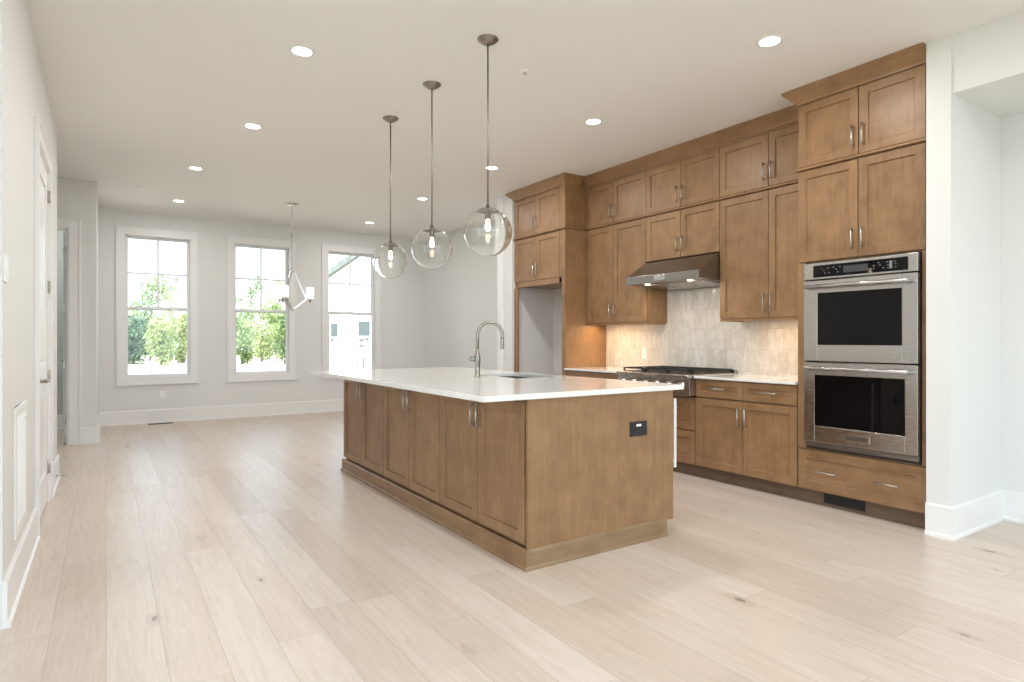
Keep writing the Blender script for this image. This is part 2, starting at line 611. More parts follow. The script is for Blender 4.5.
# window wall
WIN = [(0.215, 1.06), (1.645, 2.49), (3.10, 3.945)]
WZ0, WZ1 = 0.66, 2.715
struct('wall_back', wall_with_holes(MB(), -0.09, XR + 0.15, 0, CE, [(a, b, WZ0, WZ1) for a, b in WIN], YB, YB + 0.2, 'X'), M['wall'],
       'off-white wall with three tall windows', 'wall')
struct('wall_right', MB().box(XR, XR + 0.15, 1.757, YB, 0, CE), M['wall'], 'white wall behind the kitchen cabinets and living area', 'wall')
# left wall with a closet door
D0, D1, DZ = 4.77, 5.71, 2.45
struct('wall_left', wall_with_holes(MB(), 3.30, 6.72, 0, CE, [(D0, D1, 0, DZ)], XL - 0.12, XL, 'Y'), M['wall'], 'white wall with the return grille and closet door', 'wall')
struct('wall_closet', MB().box(XL - 0.75, XL - 0.70, 4.5, 6.2, 0, CE).box(XL - 0.70, XL - 0.12, 4.5, 4.55, 0, CE).box(XL - 0.70, XL - 0.12, 6.15, 6.2, 0, CE), M['wall'], 'closet shell behind the left door', 'wall')
struct('wall_side', MB().box(XF, XL - 0.12, 3.30, 3.42, 0, CE), M['wall'], 'white wall returning left of the camera', 'wall')
# hall beyond the left wall
struct('wall_hall', MB().box(XF, XL - 0.12, 6.60, 6.72, 0, CE).box(XF - 0.12, XF, 6.6, YB, 0, CE), M['wall'], 'hall walls beyond the end of the left wall', 'wall')
P0, P1, PZ = -1.18, -0.36, 2.475
struct('wall_pocket', wall_with_holes(MB(), XF, -0.09, 0, CE, [(P0, P1, 0, PZ)], 8.62, 8.74, 'X').box(-0.21, -0.09, 8.74, YB, 0, CE), M['wall'],
       'white wall with an open doorway beside the window wall', 'wall')
struct('wall_bath', wall_with_holes(MB(), XF, -0.21, 0, CE, [(-2.3, -1.5, 1.0, 2.4)], YB, YB + 0.2, 'X').box(XF, -0.21, YB - 0.012, YB, 0, 0.95), M['dim_wall'],  # unseen opening added to let sky light into the small room
       'grey-green wall inside the small room beyond the doorway', 'wall')
# walls behind the camera; the unseen glazing is added and sized for light
REAR = [(-2.45, -0.35), (0.05, 2.15), (2.55, 4.65)]
struct('wall_rear', wall_with_holes(MB(), XF, XR + 0.15, 0, CE, [(a, b, 0.06, 2.85) for a, b in REAR], YR - 0.2, YR, 'X'), M['wall'], 'wall behind the camera with tall windows added for light', 'wall')
SIDE = [(-2.9, -1.3), (-0.9, 0.7), (1.1, 2.7)]
struct('wall_far_left', wall_with_holes(MB(), YR, 3.42, 0, CE, [(a, b, 0.06, 2.85) for a, b in SIDE], XF - 0.2, XF, 'Y'), M['wall'], 'wall left of the camera with tall windows added for light', 'wall')
# right pier, header and recess
XC = 5.03
struct('wall_recess', MB().box(XC, XC + 0.15, YR, 1.757, 0, CE), M['wall'], 'white wall at the back of the recess right of the pier', 'wall')
struct('wall_pier', MB().box(4.256, XC + 0.02, 1.617, 1.750, 0, CE), M['wall'], 'white pier ending the kitchen cabinet run', 'wall')
struct('beam_header', MB().box(4.274, XC, YR, 1.617, 2.70, CE), M['wall'], 'dropped white header over the recess right of the pier', 'beam')
# stub wall past the fridge space
struct('wall_stub', MB().box(4.25, XR, 6.405, 6.715, 0, CE), M['wall'], 'short wall stub past the fridge space', 'wall')
struct('trim_stub', MB().box(4.232, 4.25, 6.60, 6.725, 0, CE - 0.002), M['trim'], 'white corner board on the end of the wall stub', 'trim', 0.002)

# baseboards : profile out,z
BASE = [(0, 0), (0.028, 0), (0.028, 0.016), (0.016, 0.022), (0.016, 0.188), (0.010, 0.196), (0, 0.196)]
def base(name, path, label):
    struct(name, MB().sweep(path, BASE), M['trim'], label, 'baseboard')
base('baseboard_back', [(-0.09, YB), (XR, YB)], 'white baseboard under the three windows')
base('baseboard_left', [(XL, 3.30), (XL, D0 - 0.09)], 'white baseboard of the left wall near the grille')
base('baseboard_left_far', [(XL, D1 + 0.09), (XL, 6.72), (XL - 0.4, 6.72)], 'short white baseboard past the closet door')
base('baseboard_pocket', [(P1 + 0.115, 8.62), (-0.09, 8.62), (-0.09, YB)], 'white baseboard round the corner beside the open doorway')
base('baseboard_bath', [(XF, YB - 0.012), (-0.21, YB - 0.012)], 'white baseboard inside the small room')
base('baseboard_pier', [(4.256, 1.7495), (4.256, 1.617), (XC, 1.617), (XC, YR)], 'white baseboard wrapping the pier and recess')
base('baseboard_right', [(XR, YB), (XR, 6.715), (4.25, 6.715)], 'white baseboard of the living room right wall')

# ------------------------------------------------------------------ windows
def window(name, a, b, label, z0=WZ0, z1=WZ1):
    t = thing(name, label, 'window', (0.5 * (a + b), YB, z0), kind='structure')
    c = MB()
    cw, ct = 0.088, 0.02
    c.box(a - cw, a, YB - ct, YB, z0 - cw, z1 + cw).box(b, b + cw, YB - ct, YB, z0 - cw, z1 + cw)
    c.box(a, b, YB - ct, YB, z1, z1 + cw).box(a, b, YB - ct, YB, z0 - cw, z0)
    # back band on the outer edge
    bb = 0.014
    c.box(a - cw - bb, a - cw, YB - ct - 0.010, YB, z0 - cw - bb, z1 + cw + bb).box(b + cw, b + cw + bb, YB - ct - 0.010, YB, z0 - cw - bb, z1 + cw + bb)
    c.box(a - cw, b + cw, YB - ct - 0.010, YB, z1 + cw, z1 + cw + bb).box(a - cw, b + cw, YB - ct - 0.010, YB, z0 - cw - bb, z0 - cw)
    part('casing', c, M['trim'], t, 0.002)
    j = MB()
    j.box(a, a + 0.012, YB - ct, YB + 0.18, z0, z1).box(b - 0.012, b, YB - ct, YB + 0.18, z0, z1)
    j.box(a, b, YB - ct, YB + 0.18, z1 - 0.012, z1).box(a, b, YB - ct, YB + 0.18, z0, z0 + 0.012)
    part('jamb', j, M['trim'], t)
    zm = 1.665
    def sash(nm, y, zb, zt, muntins):
        s = MB()
        w = 0.036
        x0, x1 = a + 0.012, b - 0.012
        s.box(x0, x0 + w, y, y + 0.035, zb, zt).box(x1 - w, x1, y, y + 0.035, zb, zt)
        s.box(x0 + w, x1 - w, y, y + 0.035, zb, zb + w).box(x0 + w, x1 - w, y, y + 0.035, zt - w, zt)
        o = part(nm, s, M['vinyl'], t, 0.002)
        if muntins:
            q = MB()
            xm, zq = 0.5 * (x0 + x1), 0.5 * (zb + zt)
            q.box(xm - 0.0125, xm + 0.0125, y + 0.008, y + 0.026, zb + w, zt - w)
            q.box(x0 + w, x1 - w, y + 0.0085, y + 0.0255, zq - 0.0125, zq + 0.0125)
            part('muntin', q, M['vinyl'], o)
        p = MB().box(x0 + w - 0.004, x1 - w + 0.004, y + 0.015, y + 0.019, zb + w - 0.004, zt - w + 0.004)
        part('pane', p, M['pane'], o)
    sash('lower_sash', YB + 0.05, z0 + 0.012, zm + 0.022, False)
    sash('upper_sash', YB + 0.088, zm - 0.022, z1 - 0.012, True)
    part('sash_lock', MB().box(0.5 * (a + b) - 0.03, 0.5 * (a + b) + 0.03, YB + 0.055, YB + 0.08, zm + 0.022, zm + 0.034), M['vinyl'], t, 0.002)
    lamp_area('window_daylight_portal', (0.5 * (a + b), YB + 0.15, 0.5 * (z0 + z1)), (0, -1, 0), b - a, z1 - z0, 1.0, portal=True)
    return t
window('window_1', *WIN[0], 'tall white window nearest the doorway wall, trees outside')
window('window_2', *WIN[1], 'tall white window in the middle, behind the hanging chandelier')
window('window_3', *WIN[2], 'tall white window nearest the kitchen, white house outside')

def added_window(name, a, b, axis, label):  # unseen window, added so daylight reaches the room
    t = thing(name, label, 'window', ((a + b) / 2, YR, 0.06) if axis == 'X' else (XF, (a + b) / 2, 0.06), kind='structure')
    s = MB()
    w = 0.05
    def bx(p, q, zb, zt):
        if axis == 'X':
            s.box(p, q, YR - 0.12, YR - 0.07, zb, zt)
        else:
            s.box(XF - 0.12, XF - 0.07, p, q, zb, zt)
    bx(a, a + w, 0.06, 2.85); bx(b - w, b, 0.06, 2.85)
    bx(a + w, b - w, 0.06, 0.06 + w); bx(a + w, b - w, 2.85 - w, 2.85); bx((a + b) / 2 - 0.025, (a + b) / 2 + 0.025, 0.11, 2.80)
    part('frame', s, M['vinyl'], t)
    if axis == 'X':
        part('pane', MB().box(a + w, b - w, YR - 0.10, YR - 0.096, 0.11, 2.80), M['pane'], t)
        lamp_area('rear_daylight_portal', ((a + b) / 2, YR - 0.15, 1.4), (0, 1, 0), b - a, 2.75, 1.0, portal=True)
    else:
        part('pane', MB().box(XF - 0.10, XF - 0.096, a + w, b - w, 0.11, 2.80), M['pane'], t)
        lamp_area('side_daylight_portal', (XF - 0.15, (a + b) / 2, 1.4), (1, 0, 0), b - a, 2.75, 1.0, portal=True)
for k, (a, b) in enumerate(REAR):
    added_window('window_%d' % (4 + k), a, b, 'X', ['unseen tall window added for light behind the camera, left', 'unseen tall window added for light behind the camera, middle', 'unseen tall window added for light behind the camera, right'][k])
for k, (a, b) in enumerate(SIDE):
    added_window('window_%d' % (7 + k), a, b, 'Y', ['unseen side window added for light, rearmost left of the camera', 'unseen side window added for light, midway left of the camera', 'unseen side window added for light, closest to the left wall'][k])

# ------------------------------------------------------------------ doors
def hinge(mb, x, y, z, axis):
    if axis == 'L':      # knuckle on the left wall's door
        mb.tube([(x, y, z - 0.045), (x, y, z + 0.045)], 0.008, 10)
        mb.box(x - 0.010, x - 0.004, y - 0.035, y + 0.002, z - 0.045, z + 0.045)
    else:
        mb.tube([(x, y, z - 0.045), (x, y, z + 0.045)], 0.008, 10)
        mb.box(x, x + 0.004, y, y + 0.04, z - 0.045, z + 0.045)
    return mb

t = thing('door_1', 'white two-panel closet door in the left wall, lever handle', 'door', (XL, (D0 + D1) / 2, 0), kind='structure')
c = MB()
cas = [(0, 0), (0.014, 0), (0.014, 0.0)]
def leftcase(mb, y0, y1, z0, z1):
    mb.box(XL, XL + 0.018, y0, y1, z0, z1)
leftcase(c, D0 - 0.09, D0 - 0.006, 0, DZ + 0.09); leftcase(c, D1 + 0.006, D1 + 0.09, 0, DZ + 0.09); leftcase(c, D0 - 0.006, D1 + 0.006, DZ + 0.006, DZ + 0.09)
c.box(XL, XL + 0.026, D0 - 0.104, D0 - 0.09, 0, DZ + 0.104).box(XL, XL + 0.026, D1 + 0.09, D1 + 0.104, 0, DZ + 0.104).box(XL, XL + 0.026, D0 - 0.09, D1 + 0.09, DZ + 0.09, DZ + 0.104)
part('casing', c, M['trim'], t, 0.002)
j = MB()
j.box(XL - 0.12, XL + 0.002, D0 - 0.006, D0 + 0.004, 0, DZ + 0.006).box(XL - 0.12, XL + 0.002, D1 - 0.004, D1 + 0.006, 0, DZ + 0.006).box(XL - 0.12, XL + 0.002, D0, D1, DZ - 0.004, DZ + 0.006)
part('jamb', j, M['trim'], t)
lf = MB()
fx = XL - 0.004
ya, yb, za, zb = D0 + 0.007, D1 - 0.007, 0.012, DZ - 0.008
def panelled(mb, x_face, thick, ya, yb, za, zb, panels, stile):
    """Door leaf: slab pieces round recessed panels, face toward +X."""
    x0 = x_face - thick
    mb.box(x0, x_face - 0.012, ya, yb, za, zb)
    mb.box(x_face - 0.012, x_face, ya, ya + stile, za, zb).box(x_face - 0.012, x_face, yb - stile, yb, za, zb)
    zs = [za] + [v for p in panels for v in p] + [zb]
    for k in range(0, len(zs), 2):
        mb.box(x_face - 0.012, x_face, ya + stile, yb - stile, zs[k], zs[k + 1])
    for p0, p1 in panels:      # raised field with sloping edge
        a, b = ya + stile, yb - stile
        v = [(x_face - 0.0115, a + 0.012, p0 + 0.012), (x_face - 0.0115, b - 0.012, p0 + 0.012), (x_face - 0.0115, b - 0.012, p1 - 0.012), (x_face - 0.0115, a + 0.012, p1 - 0.012),
             (x_face - 0.003, a + 0.05, p0 + 0.05), (x_face - 0.003, b - 0.05, p0 + 0.05), (x_face - 0.003, b - 0.05, p1 - 0.05), (x_face - 0.003, a + 0.05, p1 - 0.05)]
        mb.add(v, [(4, 5, 6, 7), (0, 1, 5, 4), (1, 2, 6, 5), (2, 3, 7, 6), (3, 0, 4, 7)])
panelled(lf, fx, 0.035, ya, yb, za, zb, [(0.24, 0.86), (1.04, DZ - 0.13)], 0.11)
leaf = part('leaf', lf, M['trim'], t)
for z in (2.27, 1.60, 0.94, 0.26):
    part('hinge', hinge(MB(), XL + 0.006, D1 - 0.004, z, 'L'), M['nickel'], leaf)
lv = MB()
yl = D0 + 0.075
lv.lathe((fx, yl, 0.945), [(0.028, 0), (0.028, -0.006), (0.012, -0.009), (0.012, -0.055)], 20, 'X')
lv.tube([(fx + 0.052, yl - 0.008, 0.945), (fx + 0.056, yl + 0.05, 0.945), (fx + 0.056, yl + 0.12, 0.943)], [0.011, 0.0095, 0.009], 12)
part('lever', lv, M['nickel'], leaf)

t = thing('door_2', 'white doorway casing with a door standing open into the small room', 'door', ((P0 + P1) / 2, 8.62, 0), kind='structure')
c = MB()
c.box(P1 + 0.004, P1 + 0.10, 8.602, 8.62, 0, PZ + 0.09).box(P0 - 0.09, P0 - 0.004, 8.602, 8.62, 0, PZ + 0.09).box(P0 - 0.004, P1 + 0.004, 8.602, 8.62, PZ + 0.004, PZ + 0.09)
c.box(P1 + 0.10, P1 + 0.113, 8.594, 8.62, 0, PZ + 0.103).box(P0 - 0.09, P1 + 0.10, 8.594, 8.62, PZ + 0.09, PZ + 0.103)
part('casing', c, M['trim'], t, 0.002)
j = MB()
j.box(P1 - 0.016, P1 + 0.004, 8.618, 8.742, 0, PZ + 0.004).box(P0 - 0.004, P0 + 0.016, 8.618, 8.742, 0, PZ + 0.004).box(P0, P1, 8.618, 8.742, PZ - 0.014, PZ + 0.004)
part('jamb', j, M['trim'], t)
leaf = part('leaf', MB().box(P1 - 0.052, P1 - 0.018, 8.745, 9.53, 0.012, PZ - 0.018), M['trim'], t, 0.002)
for z in (2.24, 1.575, 0.92, 0.29):
    part('hinge', hinge(MB(), P1 - 0.02, 8.738, z, 'H').box(P1 - 0.052, P1 - 0.02, 8.741, 8.7455, z - 0.045, z + 0.045), M['nickel'], leaf)
kn = MB().lathe((P1 - 0.052, 9.46, 0.95), [(0.028, 0), (0.028, 0.006), (0.011, 0.01), (0.011, 0.05)], 16, 'X')
kn.tube([(P1 - 0.10, 9.47, 0.95), (P1 - 0.105, 9.36, 0.95)], 0.009, 10)
part('lever', kn, M['nickel'], leaf)

# ------------------------------------------------------------------ wall fittings
# return air grille on the left wall
t = thing('return_grille', 'white louvred return air grille low on the left wall', 'vent', (XL, 3.92, 0.30))
y0, y1, z0, z1 = 3.655, 4.165, 0.27, 0.885
fr = MB()
fr.box(XL, XL + 0.010, y0, y0 + 0.045, z0, z1).box(XL, XL + 0.010, y1 - 0.045, y1, z0, z1).box(XL, XL + 0.010, y0 + 0.045, y1 - 0.045, z0, z0 + 0.045).box(XL, XL + 0.010, y0 + 0.045, y1 - 0.045, z1 - 0.045, z1)
part('frame', fr, M['plastic'], t, 0.003)
part('shade_backing', MB().box(XL, XL + 0.001, y0 + 0.04, y1 - 0.04, z0 + 0.04, z1 - 0.04), M['print'], t)  # grey sheet painted as the shade between the slats
sl = MB()
n = 26
for k in range(n):
    z = z0 + 0.053 + (z1 - z0 - 0.106) * k / (n - 1)
    sl.prism([(XL + 0.001, z + 0.007), (XL + 0.0095, z - 0.006), (XL + 0.0105, z - 0.005), (XL + 0.002, z + 0.008)], y0 + 0.045, y1 - 0.045, 'Y')
part('louver', sl, M['plastic'], t)

t = thing('light_switch', 'white double rocker switch plate on the left wall edge', 'switch', (XL, 3.38, 1.51))
part('plate', MB().box(XL, XL + 0.006, 3.315, 3.43, 1.452, 1.568), M['plastic'], t, 0.002)
for yy in (3.345, 3.40):
    part('rocker', MB().prism([(XL + 0.006, 1.478), (XL + 0.0095, 1.478), (XL + 0.007, 1.542), (XL + 0.006, 1.542)], yy - 0.016, yy + 0.016, 'Y'), M['plastic'], t)

t = thing('door_stop', 'nickel spring door stop with white tip on the left baseboard', 'door stop', (XL + 0.016, 6.34, 0.055))
part('spring', MB().tube([(XL + 0.016 + 0.0035 * k, 6.34 + 0.006 * math.sin(k * 1.57), 0.075 + 0.006 * math.cos(k * 1.57)) for k in range(22)], 0.0025, 8).lathe((XL + 0.016, 6.34, 0.075), [(0.013, 0), (0.013, -0.005)], 16, 'X'), M['nickel'], t)
part('tip', MB().lathe((XL + 0.090, 6.34, 0.075), [(0.009, 0), (0.011, -0.006), (0.009, -0.014)], 16, 'X'), M['plastic'], t)

def outlet(name, label, c, normal):
    t = thing(name, label, 'outlet', c, group=None)
    x, y, z = c
    hw, hh = 0.036, 0.058
    if normal == '-Y':
        part('plate', MB().box(x - hw, x + hw, y - 0.006, y, z - hh, z + hh), M['plastic'], t, 0.002)
        for dz in (-0.02, 0.02):
            part('socket', MB().box(x - 0.016, x + 0.016, y - 0.0075, y - 0.006, z + dz - 0.013, z + dz + 0.013), M['vinyl'], t, 0.001)
    else:
        part('plate', MB().box(x - 0.006, x, y - hw, y + hw, z - hh, z + hh), M['plastic'], t, 0.002)
        for dz in (-0.02, 0.02):
            part('socket', MB().box(x - 0.0075, x - 0.006, y - 0.016, y + 0.016, z + dz - 0.013, z + dz + 0.013), M['vinyl'], t, 0.001)
    return t
outlet('wall_outlet', 'white outlet low on the wall under the window by the doorway', (0.69, YB, 0.41), '-Y')

def register(name, label, x0, x1, y0, y1):
    t = thing(name, label, 'vent', ((x0 + x1) / 2, (y0 + y1) / 2, 0))
    part('frame', MB().box(x0, x1, y0, y0 + 0.014, 0, 0.005).box(x0, x1, y1 - 0.014, y1, 0, 0.005).box(x0, x0 + 0.014, y0 + 0.014, y1 - 0.014, 0, 0.005).box(x1 - 0.014, x1, y0 + 0.014, y1 - 0.014, 0, 0.005), M['dark_metal'], t)
    s = MB().box(x0 + 0.014, x1 - 0.014, y0 + 0.014, y1 - 0.014, 0, 0.001)
    k = x0 + 0.022
    while k < x1 - 0.02:
        s.box(k, k + 0.006, y0 + 0.014, y1 - 0.014, 0.001, 0.004)
        k += 0.014
    part('grate', s, M['iron'], t)
register('floor_register', 'dark floor register below the window by the doorway', 0.50, 0.81, 10.09, 10.19)

# ================================================================== KITCHEN WALL
def shaker(mb, xf, y0, y1, z0, z1, stile=0.058, thick=0.02):
    """Shaker front facing -X with its face at xf."""
    d = 0.011
    e = 0.004
    a0, a1, b0, b1 = y0 + stile, y1 - stile, z0 + stile, z1 - stile
    V = [(xf, y0, z0), (xf, y1, z0), (xf, y1, z1), (xf, y0, z1),
         (xf, a0, b0), (xf, a1, b0), (xf, a1, b1), (xf, a0, b1),
         (xf + d, a0 + e, b0 + e), (xf + d, a1 - e, b0 + e), (xf + d, a1 - e, b1 - e), (xf + d, a0 + e, b1 - e),
         (xf + thick, y0, z0), (xf + thick, y1, z0), (xf + thick, y1, z1), (xf + thick, y0, z1)]
    F = [(0, 1, 5, 4), (1, 2, 6, 5), (2, 3, 7, 6), (3, 0, 4, 7), (4, 5, 9, 8), (5, 6, 10, 9), (6, 7, 11, 10), (7, 4, 8, 11), (8, 9, 10, 11),
         (0, 12, 13, 1), (1, 13, 14, 2), (2, 14, 15, 3), (3, 15, 12, 0), (12, 15, 14, 13)]
    return mb.add(V, F)

def pull(mb, xf, y, z, length, vertical):
    """Bar pull in front of a face at xf, facing -X."""
    h = length / 2
    r = 0.0055
    xo = xf - 0.030
    if vertical:
        mb.tube([(xo, y, z - h), (xo, y, z + h)], r, 10)
        for s in (-1, 1):
            mb.tube([(xf, y, z + s * (h - 0.012)), (xo, y, z + s * (h - 0.012))], r * 0.85, 8)
    else:
        mb.tube([(xo, y - h, z), (xo, y + h, z)], r, 10)
        for s in (-1, 1):
            mb.tube([(xf, y + s * (h - 0.012), z), (xo, y + s * (h - 0.012), z)], r * 0.85, 8)
    return mb

GAP = 0.0028
def front(kind, parent, xf, y0, y1, z0, z1, hy, hz, vertical, length=0.15, stile=0.058, m=None, handles=None):
    o = part(kind, shaker(MB(), xf, y0 + GAP, y1 - GAP, z0 + GAP, z1 - GAP, stile), m or (M['wood'] if kind == 'door' else M['wood_h']), parent, 0.0012)
    for (py, pz) in handles or [(hy, hz)]:
        part('handle', pull(MB(), xf, py, pz, length, vertical), M['nickel'], o)
    return o

def pair(parent, xf, y0, ym, y1, z0, z1, top=False, low=True):
    """Two doors meeting at ym, pulls near the meeting stiles at bottom (low) or top."""
    hz = z0 + 0.055 + 0.075 if low else z1 - 0.055 - 0.075
    front('door', parent, xf, y0, ym, z0, z1, ym - 0.034, hz, True)
    front('door', parent, xf, ym, y1, z0, z1, ym + 0.034, hz, True)

CROWN = [(0.0, 2.945), (0.012, 2.945), (0.014, 2.958), (0.026, 2.972), (0.048, 2.996), (0.070, 3.018), (0.080, 3.030), (0.084, CE - 0.001), (0.0, CE - 0.001)]
RAIL = [(0.0, 2.454), (0.018, 2.454), (0.026, 2.459), (0.026, 2.468), (0.018, 2.474), (0.0, 2.474)]
XU = 4.575       # wall-cabinet door faces
XB = 4.29        # base-cabinet and tall-cabinet door faces
def crown_on(parent, path):
    part('crown_molding', MB().sweep(path, CROWN), M['wood_h'], parent)
def rail_on(parent, path):
    part('light_rail', MB().sweep(path, RAIL), M['wood_h'], parent)

# crown is walked with the room on the right: toward -Y along a face looking to -X... (x,y) path from far to near puts right at -X
def upper(name, label, y0, ym, y1, group, crown, rail):
    t = thing(name, label, 'cabinet', (XU, (y0 + y1) / 2, 2.476), group=group)
    part('carcass', MB().box(XU + 0.027, XR - 0.001, y0 + 0.0005, y1 - 0.0005, 2.452, CE - 0.002), M['wood'], t)
    pair(t, XU, y0, ym, y1, 2.478, 2.925)
    part('top_rail', MB().box(XU + 0.006, XU + 0.027, y0 + 0.0005, y1 - 0.0005, 2.927, CE - 0.002), M['wood_h'], t)
    crown_on(t, crown)
    rail_on(t, rail)
    return t
YT0, YT1 = 1.752, 2.62             # tall oven cabinet
YU = [2.622, 3.053, 3.537, 3.986, 4.435, 4.918, 5.373]
UG = 'upper row of wall cabinets under the ceiling'
xm = XU + 0.006
upper('upper_cabinet', 'short brown two-door cabinet under the ceiling, beside the oven tower', YU[0], YU[1], YU[2], UG, [(xm, YU[2]), (xm, YU[0])], [(xm, YU[2]), (xm, YU[0])])
upper('upper_cabinet', 'short brown two-door cabinet under the ceiling, above the range hood doors', YU[2], YU[3], YU[4], UG, [(xm, YU[4]), (xm, YU[2])], [(xm, YU[4]), (xm, YU[2])])
upper('upper_cabinet', 'short brown two-door cabinet under the ceiling, beside the fridge enclosure', YU[4], YU[5], YU[6], UG, [(xm, YU[6]), (xm, YU[4])], [(xm, YU[6]), (xm, YU[4])])

def lower_wall(name, label, y0, ym, y1, z0, group, lip):
    t = thing(name, label, 'cabinet', (XU, (y0 + y1) / 2, z0), group=group)
    c = MB().box(XU + 0.027, XR - 0.001, y0 + 0.0005, y1 - 0.0005, z0 + 0.012, 2.4515)
    part('carcass', c, M['wood'], t)
    pair(t, XU, y0, ym, y1, z0 + 0.012, 2.45)
    if lip:
        part('bottom_rail', MB().box(XU + 0.004, XU + 0.026, y0 + 0.001, y1 - 0.001, z0 - 0.008, z0 + 0.012).box(XU + 0.026, XR - 0.02, lip - 0.011, lip + 0.011, z0 - 0.008, z0 + 0.012), M['wood_h'], t, 0.002)
    return t
LG = 'lower row of wall cabinets over the counters'
lower_wall('wall_cabinet', 'tall brown two-door wall cabinet between range hood and oven tower', YU[0], YU[1], YU[2], 1.378, LG, YU[2] - 0.012)
lower_wall('wall_cabinet', 'shallow-height brown two-door wall cabinet directly above the range hood', YU[2], YU[3], YU[4], 1.985, LG, None)
lower_wall('wall_cabinet', 'tall brown two-door wall cabinet between fridge enclosure and range hood', YU[4], YU[5], YU[6], 1.378, LG, YU[4] + 0.012)

# --- oven tower
t = thing('upper_cabinet', 'short brown two-door cabinet under the ceiling, on top of the oven tower', 'cabinet', (XB, (YT0 + YT1) / 2, 2.476), group=UG)
xo = XB + 0.006
part('carcass', MB().box(XB + 0.027, XR - 0.001, YT0, YT1, 2.452, CE - 0.002), M['wood'], t)
pair(t, XB, YT0 + 0.014, 2.178, YT1 - 0.002, 2.478, 2.94)
part('top_rail', MB().box(xo, XB + 0.027, YT0, YT1, 2.942, CE - 0.002), M['wood_h'], t)
crown_on(t, [(XU - 0.088, YT1 + 0.001), (xo, YT1 + 0.001), (xo, YT0)])
rail_on(t, [(XU - 0.03, YT1 + 0.001), (xo, YT1 + 0.001), (xo, YT0)])

t = thing('oven_cabinet', 'tall brown cabinet tower holding the double wall oven', 'cabinet', (XB, (YT0 + YT1) / 2, 0))
OZ0, OZ1 = 0.414, 1.766
OY0, OY1 = 1.789, 2.556
c = MB()
c.box(XB + 0.027, XR - 0.001, YT0, OY0, 0.105, 2.4515).box(XB + 0.02, XR - 0.001, OY1, YT1, 0.105, 2.4515)
c.box(XB + 0.027, XR - 0.001, OY0, OY1, OZ1, 2.4515).box(XB + 0.02, XR - 0.001, OY0, OY1, 0.105, OZ0).box(XR - 0.02, XR - 0.001, OY0, OY1, OZ0, OZ1)
part('carcass', c, M['wood'], t)
part('face_stile', MB().box(XB + 0.003, XB + 0.027, YT0 + 0.004, OY0 - 0.001, 0.41, 1.772), M['wood'], t, 0.001)
part('face_stile', MB().box(XB + 0.003, XB + 0.027, OY1 + 0.001, YT1, 0.41, 1.772), M['wood'], t, 0.001)
pair(t, XB, YT0 + 0.014, 2.182, YT1 - 0.002, 1.775, 2.45)
front('drawer', t, XB, YT0 + 0.004, YT1 - 0.002, 0.112, 0.405, 0, 0, False, 0.15, 0.062, handles=[(2.40, 0.255), (1.99, 0.255)])
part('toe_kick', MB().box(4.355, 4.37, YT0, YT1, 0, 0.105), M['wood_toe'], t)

# vent set in the toe kick
t = thing('toe_kick_vent', 'dark slotted vent in the toe kick under the oven drawer', 'vent', (4.354, 2.31, 0.0))
y0, y1 = 2.165, 2.455
part('frame', MB().box(4.349, 4.3546, y0, y1, 0.022, 0.032).box(4.349, 4.3546, y0, y1, 0.082, 0.092).box(4.349, 4.3546, y0, y0 + 0.012, 0.032, 0.082).box(4.349, 4.3546, y1 - 0.012, y1, 0.032, 0.082), M['dark_metal'], t)
s = MB().box(4.3535, 4.3546, y0, y1, 0.03, 0.084)
for k in range(18):
    yy = y0 + 0.018 + k * (y1 - y0 - 0.036) / 17
    s.box(4.3495, 4.3535, yy - 0.002, yy + 0.002, 0.032, 0.082)
part('grate', s, M['iron'], t)

# --- double oven
t = thing('double_oven', 'stainless double wall oven built into the tower, black windows', 'oven', (4.25, (OY0 + OY1) / 2, 0.436))
XO = 4.25
ya, yb = 1.795, 2.548
part('chassis', MB().box(4.291, 4.84, OY0 + 0.003, OY1 - 0.003, 0.416, 1.763), M['dark_gap'], t)  # dark colour stands in for the shadow gap around the oven
part('bottom_trim', MB().box(XO + 0.012, 4.289, ya, yb, 0.436, 0.458).box(XO + 0.022, 4.289, ya, yb, 0.458, 0.472), M['steel_dark'], t, 0.002)
cp = part('control_panel', MB().box(XO + 0.004, 4.289, ya, yb, 1.640, 1.757), M['steel'], t, 0.003)
part('control_glass', MB().box(XO + 0.001, XO + 0.006, 1.852, 2.478, 1.653, 1.738), M['black_glass'], cp)
part('display', MB().box(XO, XO + 0.003, 2.10, 2.26, 1.672, 1.718), M['display'], cp)
pr = MB()
for (yy, zz) in [(2.42, 1.715), (2.40, 1.70), (2.37, 1.715), (2.39, 1.68), (2.36, 1.68), (2.33, 1.715), (2.31, 1.70), (2.30, 1.68), (2.285, 1.715), (2.06, 1.70), (2.06, 1.68), (2.03, 1.715), (2.02, 1.70), (2.0, 1.68), (1.975, 1.715), (1.97, 1.695), (1.97, 1.675), (1.93, 1.715), (1.925, 1.70), (1.925, 1.68)]:
    pr.box(XO + 0.0002, XO + 0.001, yy - 0.005, yy + 0.005, zz - 0.0025, zz + 0.0025)
pr.box(XO + 0.0002, XO + 0.001, 1.945, 1.962, 1.672, 1.722)
part('printed_marks', pr, M['print'], cp)

